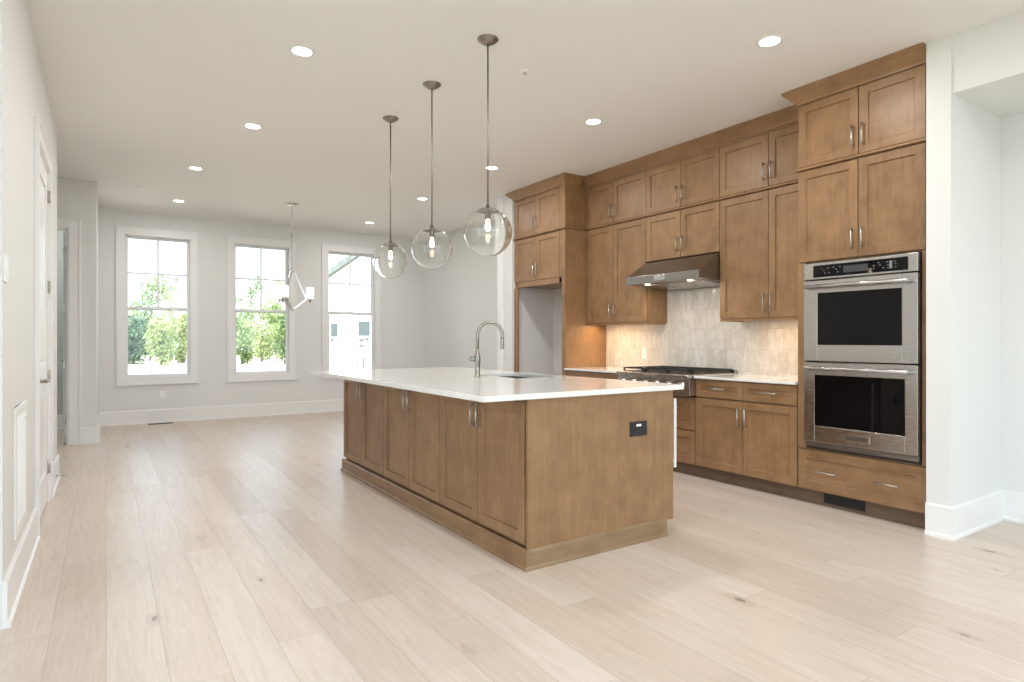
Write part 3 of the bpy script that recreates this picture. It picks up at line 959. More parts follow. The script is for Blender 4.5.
def oven_door(z0, z1, wz0, wz1, wy0, wy1, hz):
    m = MB()
    xf, xb = XO, 4.287
    m.box(xf, xb, ya, wy0, z0, z1).box(xf, xb, wy1, yb, z0, z1).box(xf, xb, wy0, wy1, z0, wz0).box(xf, xb, wy0, wy1, wz1, z1)
    d = part('door', m, M['steel'], t, 0.002)
    part('window', MB().box(xf + 0.003, xf + 0.012, wy0, wy1, wz0, wz1), M['black_glass'], d)
    h = MB()
    h.tube([(xf - 0.052, ya + 0.035, hz), (xf - 0.052, yb - 0.035, hz)], 0.013, 16)
    part('handle', h, M['steel'], d)
    for yy in (ya + 0.05, yb - 0.05):
        part('handle_bracket', MB().tube([(xf, yy, hz - 0.004), (xf - 0.03, yy, hz - 0.002), (xf - 0.052, yy, hz)], [0.017, 0.014, 0.015], 14), M['steel'], d)
    return d
oven_door(1.056, 1.630, 1.170, 1.540, 1.886, 2.446, 1.585)
d = oven_door(0.476, 1.044, 0.590, 0.955, 1.868, 2.468, 1.003)
part('badge', MB().box(XO - 0.003, XO, 2.09, 2.255, 0.515, 0.552), M['steel_dark'], d, 0.001)
part('badge_frame', MB().box(XO - 0.005, XO, 2.085, 2.092, 0.51, 0.557).box(XO - 0.005, XO, 2.253, 2.26, 0.51, 0.557).box(XO - 0.005, XO, 2.092, 2.253, 0.51, 0.517).box(XO - 0.005, XO, 2.092, 2.253, 0.55, 0.557), M['stain_tag'], d)

# --- base cabinets
KT = 0.893       # kitchen counter height
t = thing('base_cabinet', 'brown base cabinet with two drawers over two doors, beside the oven tower', 'cabinet', (XB, 3.1, 0))
y0, ym, y1 = 2.622, 3.092, 3.572
part('carcass', MB().box(XB + 0.027, XR - 0.001, y0, y1, 0.105, KT - 0.0225), M['wood'], t)
for a, b, s in ((y0 + 0.002, ym, 1), (ym, y1, -1)):
    front('drawer', t, XB, a, b, 0.712, KT - 0.03, (a + b) / 2, 0.792, False, 0.15, 0.045)
    front('door', t, XB, a, b, 0.112, 0.706, ym - 0.034 if s == 1 else ym + 0.034, 0.706 - 0.13, True)
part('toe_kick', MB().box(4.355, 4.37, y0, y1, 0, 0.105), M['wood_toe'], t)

t = thing('drawer_cabinet', 'brown base cabinet of two wide drawers under the gas rangetop', 'cabinet', (XB, 4.02, 0))
y0, y1 = 3.574, 4.478
part('carcass', MB().box(XB + 0.027, XR - 0.001, y0, y1, 0.105, 0.70), M['wood'], t)
front('drawer', t, XB, y0, y1, 0.41, 0.70, 0, 0, False, 0.15, 0.058, handles=[(3.83, 0.60), (4.24, 0.60)])
front('drawer', t, XB, y0, y1, 0.112, 0.406, 0, 0, False, 0.15, 0.058, handles=[(3.83, 0.30), (4.24, 0.30)])
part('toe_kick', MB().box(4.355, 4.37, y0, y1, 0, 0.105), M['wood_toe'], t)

t = thing('base_cabinet', 'brown base cabinet between the rangetop and the fridge space', 'cabinet', (XB, 4.92, 0))
y0, ym, y1 = 4.480, 4.93, 5.372
part('carcass', MB().box(XB + 0.027, XR - 0.001, y0, y1, 0.105, KT - 0.0225), M['wood'], t)
for a, b, s in ((y0, ym, 1), (ym, y1, -1)):
    front('drawer', t, XB, a, b, 0.712, KT - 0.03, (a + b) / 2, 0.792, False, 0.15, 0.045)
    front('door', t, XB, a, b, 0.112, 0.706, ym - 0.034 if s == 1 else ym + 0.034, 0.706 - 0.13, True)
part('toe_kick', MB().box(4.355, 4.37, y0, y1, 0, 0.105), M['wood_toe'], t)

solo('countertop', MB().box(4.262, XR - 0.012, 2.6225, 3.566, KT - 0.022, KT), M['quartz'], 'white quartz counter between the rangetop and oven tower', 'countertop', 0.003, 'white counters along the kitchen wall')
solo('countertop', MB().box(4.262, XR - 0.012, 4.472, 5.372, KT - 0.022, KT), M['quartz'], 'white quartz counter between the rangetop and fridge space', 'countertop', 0.003, 'white counters along the kitchen wall')
struct('wall_backsplash', MB().box(XR - 0.010, XR - 0.0005, 2.6225, 5.372, KT - 0.01, 2.05), M['tile'], 'cream handmade vertical tile backsplash behind the rangetop', 'backsplash')
outlet('wall_outlet', 'white outlet on the tile beside the fridge enclosure, left of the rangetop', (XR - 0.010, 4.76, 1.055), '-X')
outlet('wall_outlet', 'white outlet on the tile beside the oven tower', (XR - 0.010, 2.72, 1.06), '-X')

# --- rangetop
t = thing('rangetop', 'stainless gas rangetop with black grates and a row of knobs', 'stove', (4.2, 4.02, 0.715))
ry0, ry1 = 3.572, 4.466
XG = 4.195
body = MB().prism([(XG + 0.02, 0.715), (4.86, 0.715), (4.86, 0.903), (XG + 0.03, 0.903), (XG, 0.896), (XG, 0.866), (XG + 0.020, 0.858)], ry0, ry1, 'Y')
part('body', body, M['steel'], t, 0.003)
part('burner_pan', MB().box(XG + 0.07, 4.84, ry0 + 0.02, ry1 - 0.02, 0.903, 0.906), M['iron'], t)
for k in range(6):
    yk = ry0 + 0.085 + k * (ry1 - ry0 - 0.17) / 5
    m = MB().lathe((XG + 0.0205, yk, 0.812), [(0.030, 0), (0.030, 0.004), (0.023, 0.006), (0.021, 0.034), (0.017, 0.038)], 20, 'X')
    m.box(XG - 0.024, XG - 0.014, yk - 0.004, yk + 0.004, 0.796, 0.829)
    part('knob', m, M['chrome'], t)
part('badge', MB().box(XG - 0.003, XG, 3.96, 4.10, 0.870, 0.892), M['stain_tag'], t, 0.001)
for k in range(3):
    ga = ry0 + 0.022 + k * (ry1 - ry0 - 0.044) / 3 + 0.003
    gb = ga + (ry1 - ry0 - 0.044) / 3 - 0.006
    gx0, gx1 = XG + 0.075, 4.835
    gz = 0.938
    m = MB()
    for yy in (ga + 0.007, gb - 0.007):
        m.box(gx0, gx1, yy - 0.007, yy + 0.007, gz - 0.012, gz)
    for xx in (gx0 + 0.007, (gx0 + gx1) / 2, gx1 - 0.007):
        m.box(xx - 0.007, xx + 0.007, ga, gb, gz - 0.012, gz)
    for cx in (gx0 + (gx1 - gx0) * 0.27, gx0 + (gx1 - gx0) * 0.74):
        m.box(cx - 0.12, cx - 0.03, (ga + gb) / 2 - 0.005, (ga + gb) / 2 + 0.005, gz - 0.010, gz)
        m.box(cx + 0.03, cx + 0.12, (ga + gb) / 2 - 0.005, (ga + gb) / 2 + 0.005, gz - 0.010, gz)
        m.box(cx - 0.005, cx + 0.005, ga, (ga + gb) / 2 - 0.03, gz - 0.010, gz).box(cx - 0.005, cx + 0.005, (ga + gb) / 2 + 0.03, gb, gz - 0.010, gz)
    for xx in (gx0 + 0.007, gx1 - 0.007):
        for yy in (ga + 0.007, gb - 0.007):
            m.box(xx - 0.007, xx + 0.007, yy - 0.007, yy + 0.007, 0.906, gz - 0.012)
    g = part('grate', m, M['iron'], t)
    for cx in (gx0 + (gx1 - gx0) * 0.27, gx0 + (gx1 - gx0) * 0.74):
        part('burner', MB().lathe((cx, (ga + gb) / 2, 0.906), [(0.048, 0), (0.048, 0.006), (0.035, 0.008), (0.035, 0.016), (0.030, 0.019)], 24), M['iron'], t)
part('back_trim', MB().box(4.84, 4.872, ry0, ry1, 0.903, 0.930), M['steel'], t, 0.002)

# --- range hood
t = thing('range_hood', 'stainless under-cabinet range hood above the rangetop', 'range hood', (4.3, 3.99, 1.745))
hy0, hy1 = 3.540, 4.432
XH = 4.30
hb = MB().prism([(XH + 0.006, 1.752), (4.575, 1.735), (4.886, 1.712), (4.886, 1.984), (4.565, 1.984), (XH + 0.004, 1.820)], hy0, hy1, 'Y')
part('canopy', hb, M['steel_dark'], t, 0.002)
part('front_band', MB().box(XH - 0.004, XH + 0.006, hy0, hy1, 1.746, 1.820), M['steel_mid'], t, 0.002)
part('badge', MB().box(XH - 0.008, XH - 0.004, 3.93, 4.06, 1.765, 1.808), M['stain_tag'], t, 0.001)
def under(x):
    return 1.752 + (x - XH - 0.006) * (1.735 - 1.752) / 0.269
for yy in (3.72, 4.24):
    part('lamp', MB().lathe((XH + 0.10, yy, under(XH + 0.10) - 0.009), [(0.018, 0.003), (0.026, 0.004), (0.026, 0.012)], 24), M['hood_lens'], t)
    lamp_area('hood_lamp', (XH + 0.10, yy, under(XH + 0.10) - 0.014), (0, 0, -1), 0.05, 0.05, 1.6, (1.0, 0.88, 0.72), 'DISK')
fl = MB()
for k in range(3):
    a = hy0 + 0.06 + k * 0.262
    fl.prism([(4.43, 1.738), (4.80, 1.712), (4.80, 1.718), (4.43, 1.744)], a, a + 0.248, 'Y')
part('filter', fl, M['steel'], t, 0.002)

# --- fridge enclosure
XFR = 4.28
FY0, FY1 = 5.376, 6.402
t = thing('fridge_enclosure', 'brown fridge enclosure panels with cabinet bridging the empty fridge space', 'cabinet', (XFR, 5.89, 0))
part('side_panel', MB().box(XFR + 0.02, XR - 0.001, FY0, FY0 + 0.02, 0, 2.4515), M['wood'], t)
part('face_stile', MB().box(XFR + 0.002, XFR + 0.02, FY0, FY0 + 0.064, 0, 1.85).box(XFR + 0.002, XFR + 0.02, FY0, FY0 + 0.108, 1.85, 2.4515).box(XFR + 0.002, XFR + 0.02, FY1 - 0.082, FY1, 0, 1.85), M['wood'], t, 0.001)
part('carcass', MB().box(XFR + 0.02, XR - 0.001, FY0 + 0.0205, FY1, 1.87, 2.4515), M['wood'], t)
part('bottom_rail', MB().box(XFR + 0.002, XFR + 0.02, FY0 + 0.064, FY1 - 0.082, 1.855, 1.915).box(XFR + 0.02, XFR + 0.06, FY0 + 0.064, FY1 - 0.02, 1.855, 1.87), M['wood_h'], t, 0.001)
pair(t, XFR, FY0 + 0.110, 5.935, FY1 - 0.006, 1.918, 2.448)
t = thing('upper_cabinet', 'short brown two-door cabinet under the ceiling, over the fridge space', 'cabinet', (XFR, 5.89, 2.476), group=UG)
part('carcass', MB().box(XFR + 0.02, XR - 0.001, FY0, FY1, 2.452, CE - 0.002), M['wood'], t)
part('face_stile', MB().box(XFR + 0.002, XFR + 0.02, FY0, FY0 + 0.108, 2.452, CE - 0.002), M['wood'], t)
pair(t, XFR, FY0 + 0.110, 5.935, FY1 - 0.006, 2.478, 2.935)
part('top_rail', MB().box(XFR + 0.004, XFR + 0.02, FY0 + 0.109, FY1, 2.938, CE - 0.002), M['wood_h'], t)
xc = XFR + 0.002
crown_on(t, [(XR - 0.002, FY1 + 0.001), (xc, FY1 + 0.001), (xc, FY0 - 0.001), (XU - 0.088, FY0 - 0.001)])
rail_on(t, [(XFR + 0.3, FY1 + 0.001), (xc, FY1 + 0.001), (xc, FY0 - 0.001), (XU - 0.03, FY0 - 0.001)])

# under-cabinet strips
def strip(label, y0, y1, w):
    t = thing('under_cabinet_light', label, 'light', (4.66, (y0 + y1) / 2, 1.38), group='strip lights under the wall cabinets')
    part('housing', MB().box(4.64, 4.675, y0, y1, 1.379, 1.3895), M['plastic'], t)
    lamp_area('strip_lamp', (4.657, (y0 + y1) / 2, 1.376), (0, 0, -1), 0.03, y1 - y0 - 0.04, w, (1.0, 0.66, 0.36))
strip('slim warm strip light under the wall cabinet by the fridge enclosure', 4.75, 5.34, UNDERCAB_W * 1.1)
strip('slim warm strip light under the wall cabinet by the oven tower', 2.67, 3.30, UNDERCAB_W * 0.7)

# ================================================================== ISLAND
CT = 0.925
IX0, IX1 = 1.84, 2.97
IY0, IY1 = 2.63, 5.612
t = thing('kitchen_island', 'long brown kitchen island of six doors under the white top', 'kitchen island', (2.4, 4.12, 0))
SX0, SX1, SY0, SY1 = 2.50, 2.90, 3.70, 4.36      # sink cut-out
c = MB()
c.box(IX0 + 0.027, IX1, IY0 + 0.02, SY0 - 0.03, 0.1, CT - 0.0305).box(IX0 + 0.027, IX1, SY1 + 0.03, IY1, 0.1, CT - 0.0305)
c.box(IX0 + 0.027, SX0 - 0.03, SY0 - 0.03, SY1 + 0.03, 0.1, CT - 0.0305).box(SX1 + 0.03, IX1, SY0 - 0.03, SY1 + 0.03, 0.1, CT - 0.0305).box(SX0 - 0.03, SX1 + 0.03, SY0 - 0.03, SY1 + 0.03, 0.1, 0.62)
part('carcass', c, M['wood'], t)
part('end_panel', MB().box(IX0 + 0.006, 2.952, IY0, IY0 + 0.0195, 0.09, CT - 0.0305), M['wood'], t, 0.0015)
ys = [2.656 + k * 0.4919 for k in range(7)]
for k in range(6):
    hy = ys[k + 1] - 0.034 if k % 2 == 0 else ys[k] + 0.034
    front('door', t, IX0, ys[k], ys[k + 1], 0.122, 0.876, hy, 0.762, True, 0.15)
part('top_rail', MB().box(IX0 + 0.006, IX0 + 0.02, IY0 + 0.02, IY1, 0.878, CT - 0.0305), M['wood_h'], t)
BT = [(0.0, 0.0), (0.026, 0.0), (0.026, 0.012), (0.014, 0.020), (0.014, 0.094), (0.004, 0.106), (0.0, 0.106)]
bt = part('base_trim', MB().sweep([(IX0, IY1), (IX0, IY0), (2.882, IY0)], BT).box(IX0 + 0.001, 2.88, IY0 + 0.001, IY1, 0, 0.0995), M['wood_h'], t)
bt.data.materials.append(M['wood_x'])
for pg in bt.data.polygons:
    if pg.normal.y < -0.5 or (pg.normal.z > 0.1 and pg.center.y + 4.12 < IY0):
        pg.material_index = 1
# kitchen side: fronts and toe kick
k_side = [(2.66, 3.12), (3.12, 3.62), (3.62, 4.42), (4.42, 5.02), (5.02, 5.61)]
for a, b in k_side:
    part('rear_door', MB().box(IX1, IX1 + 0.020, a + 0.002, b - 0.002, 0.105, 0.876), M['wood'], t, 0.0015)
part('tall_pull', MB().box(3.005, 3.028, 2.668, 2.682, 0.395, 0.832).box(2.99, 3.008, 2.668, 2.682, 0.745, 0.755).box(2.99, 3.008, 2.668, 2.682, 0.43, 0.44), M['vinyl'], t, 0.002, 'white bar on the kitchen side')
po = part('power_outlet', MB().box(2.578, 2.719, IY0 - 0.006, IY0, 0.632, 0.719), M['black'], t, 0.002, 'black outlet plate')
part('usb_port', MB().box(2.628, 2.668, IY0 - 0.0075, IY0 - 0.006, 0.690, 0.704), M['plastic'], po, 0.001)
part('socket', MB().box(2.60, 2.64, IY0 - 0.0075, IY0 - 0.006, 0.650, 0.680).box(2.657, 2.697, IY0 - 0.0075, IY0 - 0.006, 0.650, 0.680), M['dark_gap'], po)

# top with sink cut-out
def slab_with_hole(x0, x1, y0, y1, hx0, hx1, hy0, hy1, z0, z1):
    v, f = [], []
    for z in (z0, z1):
        v += [(x0, y0, z), (x1, y0, z), (x1, y1, z), (x0, y1, z), (hx0, hy0, z), (hx1, hy0, z), (hx1, hy1, z), (hx0, hy1, z)]
    for k in range(4):
        k2 = (k + 1) % 4
        f.append((k, k2, 4 + k2, 4 + k))
        f.append((8 + k, 12 + k, 12 + k2, 8 + k2))
        f.append((k, 8 + k, 8 + k2, k2))
        f.append((4 + k, 4 + k2, 12 + k2, 12 + k))
    return MB().add(v, f)
solo('island_countertop', slab_with_hole(1.555, 3.02, 2.60, 5.65, SX0, SX1, SY0, SY1, CT - 0.030, CT), M['quartz'], 'large white quartz top on the island', 'countertop', 0.003)

t = thing('sink', 'stainless undermount sink in the island top', 'sink', ((SX0 + SX1) / 2, (SY0 + SY1) / 2, 0.66))
s = MB()
a0, a1, b0, b1, zt, zb = SX0 - 0.006, SX1 + 0.006, SY0 - 0.006, SY1 + 0.006, CT - 0.0305, 0.68
s.box(a0 - 0.004, a0, b0, b1, zb, zt).box(a1, a1 + 0.004, b0, b1, zb, zt).box(a0 - 0.004, a1 + 0.004, b0 - 0.004, b0, zb, zt).box(a0 - 0.004, a1 + 0.004, b1, b1 + 0.004, zb, zt)
s.box(a0 - 0.004, a1 + 0.004, b0 - 0.004, b1 + 0.004, zb - 0.004, zb)
part('basin', s, M['steel_dark'], t)
part('drain', MB().lathe(((SX0 + SX1) / 2, (SY0 + SY1) / 2, zb), [(0.045, 0), (0.045, 0.002), (0.03, 0.003)], 24), M['steel'], t)

t = thing('faucet', 'brushed nickel gooseneck pull-down faucet on the island top', 'faucet', (2.372, 4.055, CT))
fx_, fy_ = 2.372, 4.055
part('body', MB().lathe((fx_, fy_, CT), [(0.027, 0), (0.027, 0.006), (0.0205, 0.010), (0.0205, 0.10), (0.0235, 0.104), (0.0235, 0.165), (0.019, 0.172), (0.015, 0.19), (0.0125, 0.215)], 28), M['steel_mid'], t)
hd = MB().tube([(fx_ - 0.01, fy_ + 0.004, CT + 0.135), (fx_ - 0.05, fy_ + 0.018, CT + 0.137)], 0.019, 18)
hd.tube([(fx_ - 0.046, fy_ + 0.016, CT + 0.137), (fx_ - 0.062, fy_ + 0.022, CT + 0.133)], [0.017, 0.012], 18)
part('lever', hd, M['steel_mid'], t)
R_ = 0.102
ux, uy = 0.98, -0.20
arc = [(fx_, fy_, CT + 0.20)]
for k in range(19):
    a = PI - PI * k / 18
    o = R_ + R_ * math.cos(a)
    arc.append((fx_ + ux * o, fy_ + uy * o, CT + 0.315 + R_ * math.sin(a)))
part('spout', MB().tube(arc + [(fx_ + ux * 2 * R_, fy_ + uy * 2 * R_, CT + 0.300)], 0.0128, 18), M['steel_mid'], t)
ex, ey = fx_ + ux * 2 * R_, fy_ + uy * 2 * R_
part('spray_head', MB().tube([(ex, ey, CT + 0.302), (ex, ey, CT + 0.285), (ex, ey, CT + 0.215), (ex, ey, CT + 0.208)], [0.0135, 0.0155, 0.0155, 0.013], 20), M['steel_mid'], t)

# ================================================================== CEILING FITTINGS
def sph(r, a0, a1, n, rev=False):
    p = [(r * math.cos(a0 + (a1 - a0) * k / n), r * math.sin(a0 + (a1 - a0) * k / n)) for k in range(n + 1)]
    return p[::-1] if rev else p
GR, GZ = 0.148, 1.865
def make_pendant(label):
    x, y = 1.952, 3.21
    t = thing('pendant_light', label, 'pendant lamp', (x, y, CE), group='glass globe pendants over the island')
    part('ceiling_canopy', MB().lathe((x, y, CE), [(0.012, -0.034), (0.03, -0.030), (0.055, -0.014), (0.066, -0.003), (0.066, 0.0)], 32), M['pewter'], t)
    top = math.acos(0.062 / GR)
    zt = GZ + GR * math.sin(top)
    part('rod', MB().tube([(x, y, CE - 0.03), (x, y, zt + 0.03)], 0.0052, 10), M['pewter'], t)
    part('cap', MB().lathe((x, y, zt), [(0.066, -0.004), (0.066, 0.001), (0.05, 0.009), (0.016, 0.015), (0.012, 0.034), (0.006, 0.036)], 32), M['pewter'], t)
    # blown globe with real wall thickness, open at the cap
    outer = sph(GR, -PI / 2, top, 36)
    inner = sph(GR - 0.0035, -PI / 2, math.acos(0.060 / (GR - 0.0035)), 36, True)
    outer[0] = (1e-6, -GR); inner[-1] = (1e-6, -GR + 0.0035)
    part('globe', MB().lathe((x, y, GZ), outer + inner, 64), M['globe'], t)
    part('socket', MB().lathe((x, y, zt - 0.055), [(0.014, 0), (0.018, 0.004), (0.018, 0.05), (0.022, 0.055)], 20), M['pewter'], t)
    zb_ = zt - 0.055
    part('bulb', MB().lathe((x, y, zb_ - 0.088), [(1e-6, 0.016), (0.008, 0.018), (0.015, 0.026), (0.018, 0.038), (0.015, 0.056), (0.011, 0.075), (0.010, 0.088)], 24), M['bulb'], t)
    return t
p0 = make_pendant('clear glass globe pendant over the island end nearest the camera')
copy_tree(p0, (1.960, 4.0, CE), label='clear glass globe pendant in the middle over the island')
copy_tree(p0, (1.972, 4.80, CE), label='clear glass globe pendant over the island end nearest the windows')

LIGHTS = [((1.043, 3.997), 'round recessed light nearest the camera, left of the pendants'),
          ((1.056, 5.631), 'second round recessed light in the row left of the pendants'),
          ((0.80, 7.35), 'third round recessed light in the row left of the pendants'),
          ((0.803, 9.20), 'round recessed light nearest the window beside the doorway'),
          ((3.415, 2.27), 'round recessed light in front of the oven tower'),
          ((3.43, 3.928), 'round recessed light in front of the range hood cabinets'),
          ((3.44, 5.58), 'round recessed light seen behind the nearest pendant rod'),
          ((3.44, 7.30), 'round recessed light seen beside the middle pendant rod'),
          ((3.45, 9.25), 'round recessed light near the window by the kitchen')]
x, y = LIGHTS[0][0]
l0 = thing('recessed_light', LIGHTS[0][1], 'ceiling light', (x, y, CE), group='recessed ceiling lights')
part('trim_ring', MB().lathe((x, y, CE), [(0.058, -0.003), (0.072, -0.008), (0.080, -0.003), (0.080, 0.0)], 40), M['plastic'], l0)
part('lens', MB().lathe((x, y, CE), [(0.056, -0.005), (0.060, -0.004), (0.060, 0.0)], 40), M['lamp_lens'], l0)
for (xy, lab) in LIGHTS[1:]:
    copy_tree(l0, (xy[0], xy[1], CE), label=lab)
ADDED_LIGHTS = [((1.04, 2.34), 'unseen downlight added overhead near the camera'), ((1.04, 0.70), 'unseen downlight added above the camera'), ((3.41, 0.2), 'unseen downlight added beside the recess'),  # unseen fixtures added to brighten the near part of the room
          ((1.04, -1.0), 'unseen downlight added behind the camera'), ((3.41, -1.0), 'unseen downlight added at the rear near the recess')]
ADDED_LIGHTS.append(((-1.0, 9.5), 'unseen downlight added inside the small room beyond the doorway'))  # unseen fixture added to brighten the dark small room
for (xy, lab) in ADDED_LIGHTS:
    copy_tree(l0, (xy[0], xy[1], CE), label=lab)
for (xy, lab) in LIGHTS + ADDED_LIGHTS:
    lamp_area('downlight_lamp', (xy[0], xy[1], CE - 0.012), (0, 0, -1), 0.11, 0.11, DOWNLIGHT_W * (0.72 if 6.5 < xy[1] and xy[0] > 0 else 1.0), (1.0, 0.975, 0.945), 'DISK')

SPR = [((2.395, 3.449), 'small white sprinkler head by the nearest pendant'),
       ((0.334, 8.60), 'small sprinkler head near the window beside the doorway'),
       ((3.40, 8.50), 'small sprinkler head between the far recessed lights')]
x, y = SPR[0][0]
s0 = thing('sprinkler_head', SPR[0][1], 'sprinkler', (x, y, CE), group='ceiling sprinkler heads')
part('escutcheon', MB().lathe((x, y, CE), [(0.018, -0.010), (0.034, -0.004), (0.036, 0)], 24), M['plastic'], s0)
part('deflector', MB().lathe((x, y, CE), [(0.010, -0.022), (0.010, -0.020), (0.004, -0.019), (0.005, -0.008)], 16), M['chrome'], s0)
for (xy, lab) in SPR[1:]:
    copy_tree(s0, (xy[0], xy[1], CE), label=lab)

# chandelier
CX, CY = 2.103, 8.57
t = thing('chandelier', 'polished open-frame chandelier with white glass shades before the windows', 'chandelier', (CX, CY, CE))
part('ceiling_canopy', MB().lathe((CX, CY, CE), [(0.015, -0.03), (0.07, -0.022), (0.072, -0.004), (0.066, 0)], 28), M['chrome'], t)
part('rod', MB().tube([(CX, CY, CE - 0.02), (CX, CY, 2.62)], 0.006, 10).tube([(CX, CY, 2.64), (CX, CY, 2.14)], 0.011, 12), M['chrome'], t)
part('hub', MB().lathe((CX, CY, 2.12), [(0.02, 0), (0.034, 0.006), (0.034, 0.04), (0.02, 0.05)], 20).lathe((CX, CY, 1.60), [(0.02, 0), (0.032, 0.005), (0.032, 0.03), (0.02, 0.036)], 20), M['chrome'], t)
base_ang = -YAW + 0.345 + 0.12
for k in range(3):
    a = base_ang + k * 2 * PI / 3
    dx, dy = math.cos(a), math.sin(a)
    def q(r, z):
        return (CX + dx * r, CY + dy * r, z)
    m = MB()
    side = Vector((-dy, dx, 0)) * 0.009
    for (p, w) in ((q(0.025, 2.14), q(0.185, 1.765)), (q(0.185, 1.765), q(0.02, 1.625))):
        p, w = Vector(p), Vector(w)
        ax = (w - p) / 2
        az = ax.cross(side).normalized() * 0.012
        m.obox((p + w) / 2, ax * 1.02, side, az)
    arm = part('arm', m, M['chrome'], t, 0.002)
    part('cup', MB().lathe(q(0.235, 1.755), [(0.012, -0.012), (0.038, 0.0), (0.040, 0.012), (0.036, 0.014)], 20).tube([q(0.18, 1.76), q(0.235, 1.757)], 0.009, 10), M['chrome'], arm)
    part('shade', MB().lathe(q(0.235, 1.769), [(0.05, 0), (0.052, 0.004), (0.052, 0.155), (0.047, 0.155), (0.047, 0.006), (0.0001, 0.006)], 28), M['shade'], arm)
    fn = MB()
    for s_ in (-1, 1):
        fn.lathe(Vector(q(0.235, 1.738)) + Vector((-dy, dx, 0)) * 0.028 * s_, [(0.006, -0.016), (0.012, -0.008), (0.012, 0.004), (0.007, 0.016)], 14)
    part('finial', fn, M['pewter'], arm)

# ================================================================== OUTSIDE
GZ0 = -0.70
solo('ground_outside', MB().box(-90, 110, -60, 150, GZ0 - 0.3, GZ0), M['ground'], 'pale sandy ground beyond the windows', 'ground', kind='structure')

def leaf_cloud(mb, c, rx, rz, n, size, rng):
    c = Vector(c)
    for _ in range(n):
        while True:
            d = Vector((rng.uniform(-1, 1), rng.uniform(-1, 1), rng.uniform(-1, 1)))
            if 0.15 < d.length < 1:
                break
        p = c + Vector((d.x * rx, d.y * rx, d.z * rz))
        u = Vector((rng.uniform(-1, 1), rng.uniform(-1, 1), rng.uniform(-1, 1))).normalized()
        w = u.orthogonal().normalized()
        s = size * rng.uniform(0.6, 1.3)
        w2 = u.cross(w)
        mb.add([p - w * s, p - w2 * s * 0.5, p + w * s, p + w2 * s * 0.5], [(0, 1, 2, 3)])

def tree(label, px, depth, height, width, m, seed, dense=1.0, bare=0.25):
    rng = random.Random(seed)
    loc = at(px, depth, GZ0)
    t = thing('tree', label, 'tree', loc, group='trees beyond the sandy lot')
    tr = MB()
    top = Vector((rng.uniform(-0.2, 0.2), rng.uniform(-0.2, 0.2), height * 0.9))
    tr.tube([loc, loc + top * 0.5 + Vector((0.08, 0, 0)), loc + top], [0.085, 0.06, 0.02], 8)
    fo = MB()
    blobs = int(12 * dense + 5)
    for k in range(blobs):
        h = bare + (1 - bare) * (k + 0.5) / blobs
        taper = math.sin(PI * min(1, 0.18 + 0.82 * (1 - (h - bare) / (1 - bare) * 0.85)))
        a = rng.uniform(0, 2 * PI)
        rr = width * 0.5 * (0.35 + 0.65 * taper) * rng.uniform(0.2, 0.95)
        c = loc + Vector((math.cos(a) * rr, math.sin(a) * rr, height * h))
        tr.tube([loc + top * (h * 0.9), c], [0.025, 0.008], 5)
        leaf_cloud(fo, c, width * 0.22 * rng.uniform(0.7, 1.2), width * 0.17 * rng.uniform(0.7, 1.2), int(110 * dense), 0.13, rng)
    part('trunk', tr, M['bark'], t)
    part('foliage', fo, m, t)

tree('dark green bushy tree at the lower left of the doorway-side window', 134, 49, 3.6, 3.6, M['leaf_dark'], 1, 1.3, 0.08)
tree('broad mid-green tree in the centre of the doorway-side window', 150, 56, 7.6, 4.4, M['leaf'], 2, 1.15, 0.1)
tree('airy pale tree at the top right of the doorway-side window', 172, 62, 7.4, 3.6, M['leaf_pale'], 3, 0.75, 0.15)
tree('low yellow-green tree at the lower right of the doorway-side window', 183, 51, 3.8, 2.6, M['leaf_pale'], 4, 1.0, 0.06)
tree('low mid-green tree with thin trunks below the centre of the doorway-side window', 161, 46, 3.4, 2.6, M['leaf_pale'], 5, 1.1, 0.12)
tree('tall thin tree at the upper left of the middle window', 250, 60, 8.0, 2.8, M['leaf'], 6, 0.65, 0.25)
tree('tall pale tree at the upper right of the middle window', 276, 66, 8.6, 3.8, M['leaf_pale'], 7, 0.8, 0.15)
tree('yellow-green tree in the centre of the middle window', 262, 54, 5.0, 4.0, M['leaf_pale'], 8, 1.1, 0.1)
tree('mid-green tree at the lower left of the middle window', 242, 48, 4.0, 2.6, M['leaf'], 9, 1.0, 0.08)
tree('mid-green tree at the lower right of the middle window', 285, 49, 4.6, 2.6, M['leaf'], 10, 1.0, 0.1)
ug = MB()
rng = random.Random(44)
for px in range(86, 330, 3):
    for k in range(7):
        h = 0.4 + 0.75 * k + rng.uniform(-0.3, 0.3)
        leaf_cloud(ug, at(px + rng.uniform(-3, 3), 76 + rng.uniform(-2, 3), GZ0 + h), 1.1, 0.7, int(46 * (1.0 - 0.11 * k)), 0.17, rng)
solo('undergrowth', ug, M['leaf_pale'], 'pale green thicket of scrub behind the trees', 'undergrowth', kind='stuff')

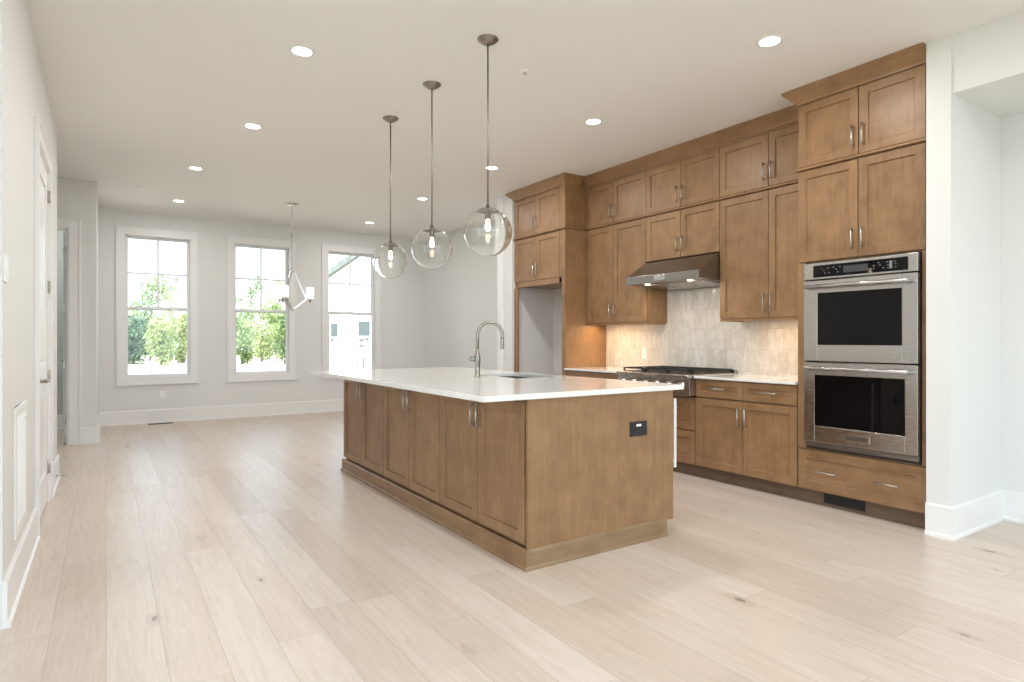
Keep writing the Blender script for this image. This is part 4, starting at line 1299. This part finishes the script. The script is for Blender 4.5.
# neighbouring house under construction, gable toward the room
t = thing('house', 'white wrapped house with a sloping grey roof outside the window by the kitchen', 'house', at(350, 39.5, GZ0))
A = at(318, 39.5, 0); B = at(420, 39.5, 0)
ex_ = (B - A).normalized()
ey_ = Vector((-ex_.y, ex_.x, 0))
if ey_.dot(FW) < 0:
    ey_ = -ey_
Wd = (B - A).length
def hp(u, n, z):
    p = A + ex_ * u + ey_ * n
    return (p.x, p.y, z)
EV, RG = 4.75, 7.0
def hprism(mb, poly, n0, n1):
    k = len(poly)
    v = [hp(u, n0, z) for u, z in poly] + [hp(u, n1, z) for u, z in poly]
    f = [(i, (i + 1) % k, (i + 1) % k + k, i + k) for i in range(k)] + [tuple(range(k - 1, -1, -1)), tuple(range(k, 2 * k))]
    return mb.add(v, f)
part('wall', hprism(MB(), [(0, GZ0), (Wd, GZ0), (Wd, EV), (Wd / 2, RG), (0, EV)], 0, 9), M['wrap'], t)
sl_ = (RG - EV) / (Wd / 2)
part('roof', hprism(MB(), [(-0.7, EV - 0.7 * sl_ + 0.03), (Wd / 2, RG + 0.03), (Wd + 0.7, EV - 0.7 * sl_ + 0.03), (Wd + 0.7, EV - 0.7 * sl_ + 0.42), (Wd / 2, RG + 0.42), (-0.7, EV - 0.7 * sl_ + 0.42)], -0.5, 9.5), M['roof'], t)
def hbox(mb, u0, u1, z0, z1, n0, n1):
    return hprism(mb, [(u0, z0), (u1, z0), (u1, z1), (u0, z1)], n0, n1)
def upx(px):
    return (px - 318) / 102 * Wd
def zpx(py):
    return EYE - (py - 340) * 39.5 / 612
for x0, x1, y0, y1 in ((331, 337.5, 323.5, 337), (358.5, 370, 321.5, 336), (388, 399, 321, 336)):
    w = part('window', hbox(MB(), upx(x0), upx(x1), zpx(y1), zpx(y0), -0.03, 0.02), M['house_glass'], t)
    part('sill', hbox(MB(), upx(x0) - 0.05, upx(x1) + 0.05, zpx(y1) - 0.08, zpx(y1), -0.07, 0.02), M['wrap'], w)
mk = MB()
for x0, x1, y0, y1 in ((359, 364, 338.5, 342), (365, 369, 338, 341), (359, 363.5, 344, 347.5), (331, 334, 339, 342), (332, 335, 345, 347), (357, 358.5, 357, 368), (362.5, 364.5, 357, 368), (332.5, 334, 356, 367), (339, 340.2, 287, 305), (357.5, 358.5, 287, 304), (361.2, 362.4, 287, 303)):
    hbox(mk, upx(x0), upx(x1), zpx(y1), zpx(y0), -0.012, 0.0)
part('wrap_print', mk, M['house_mark'], t)
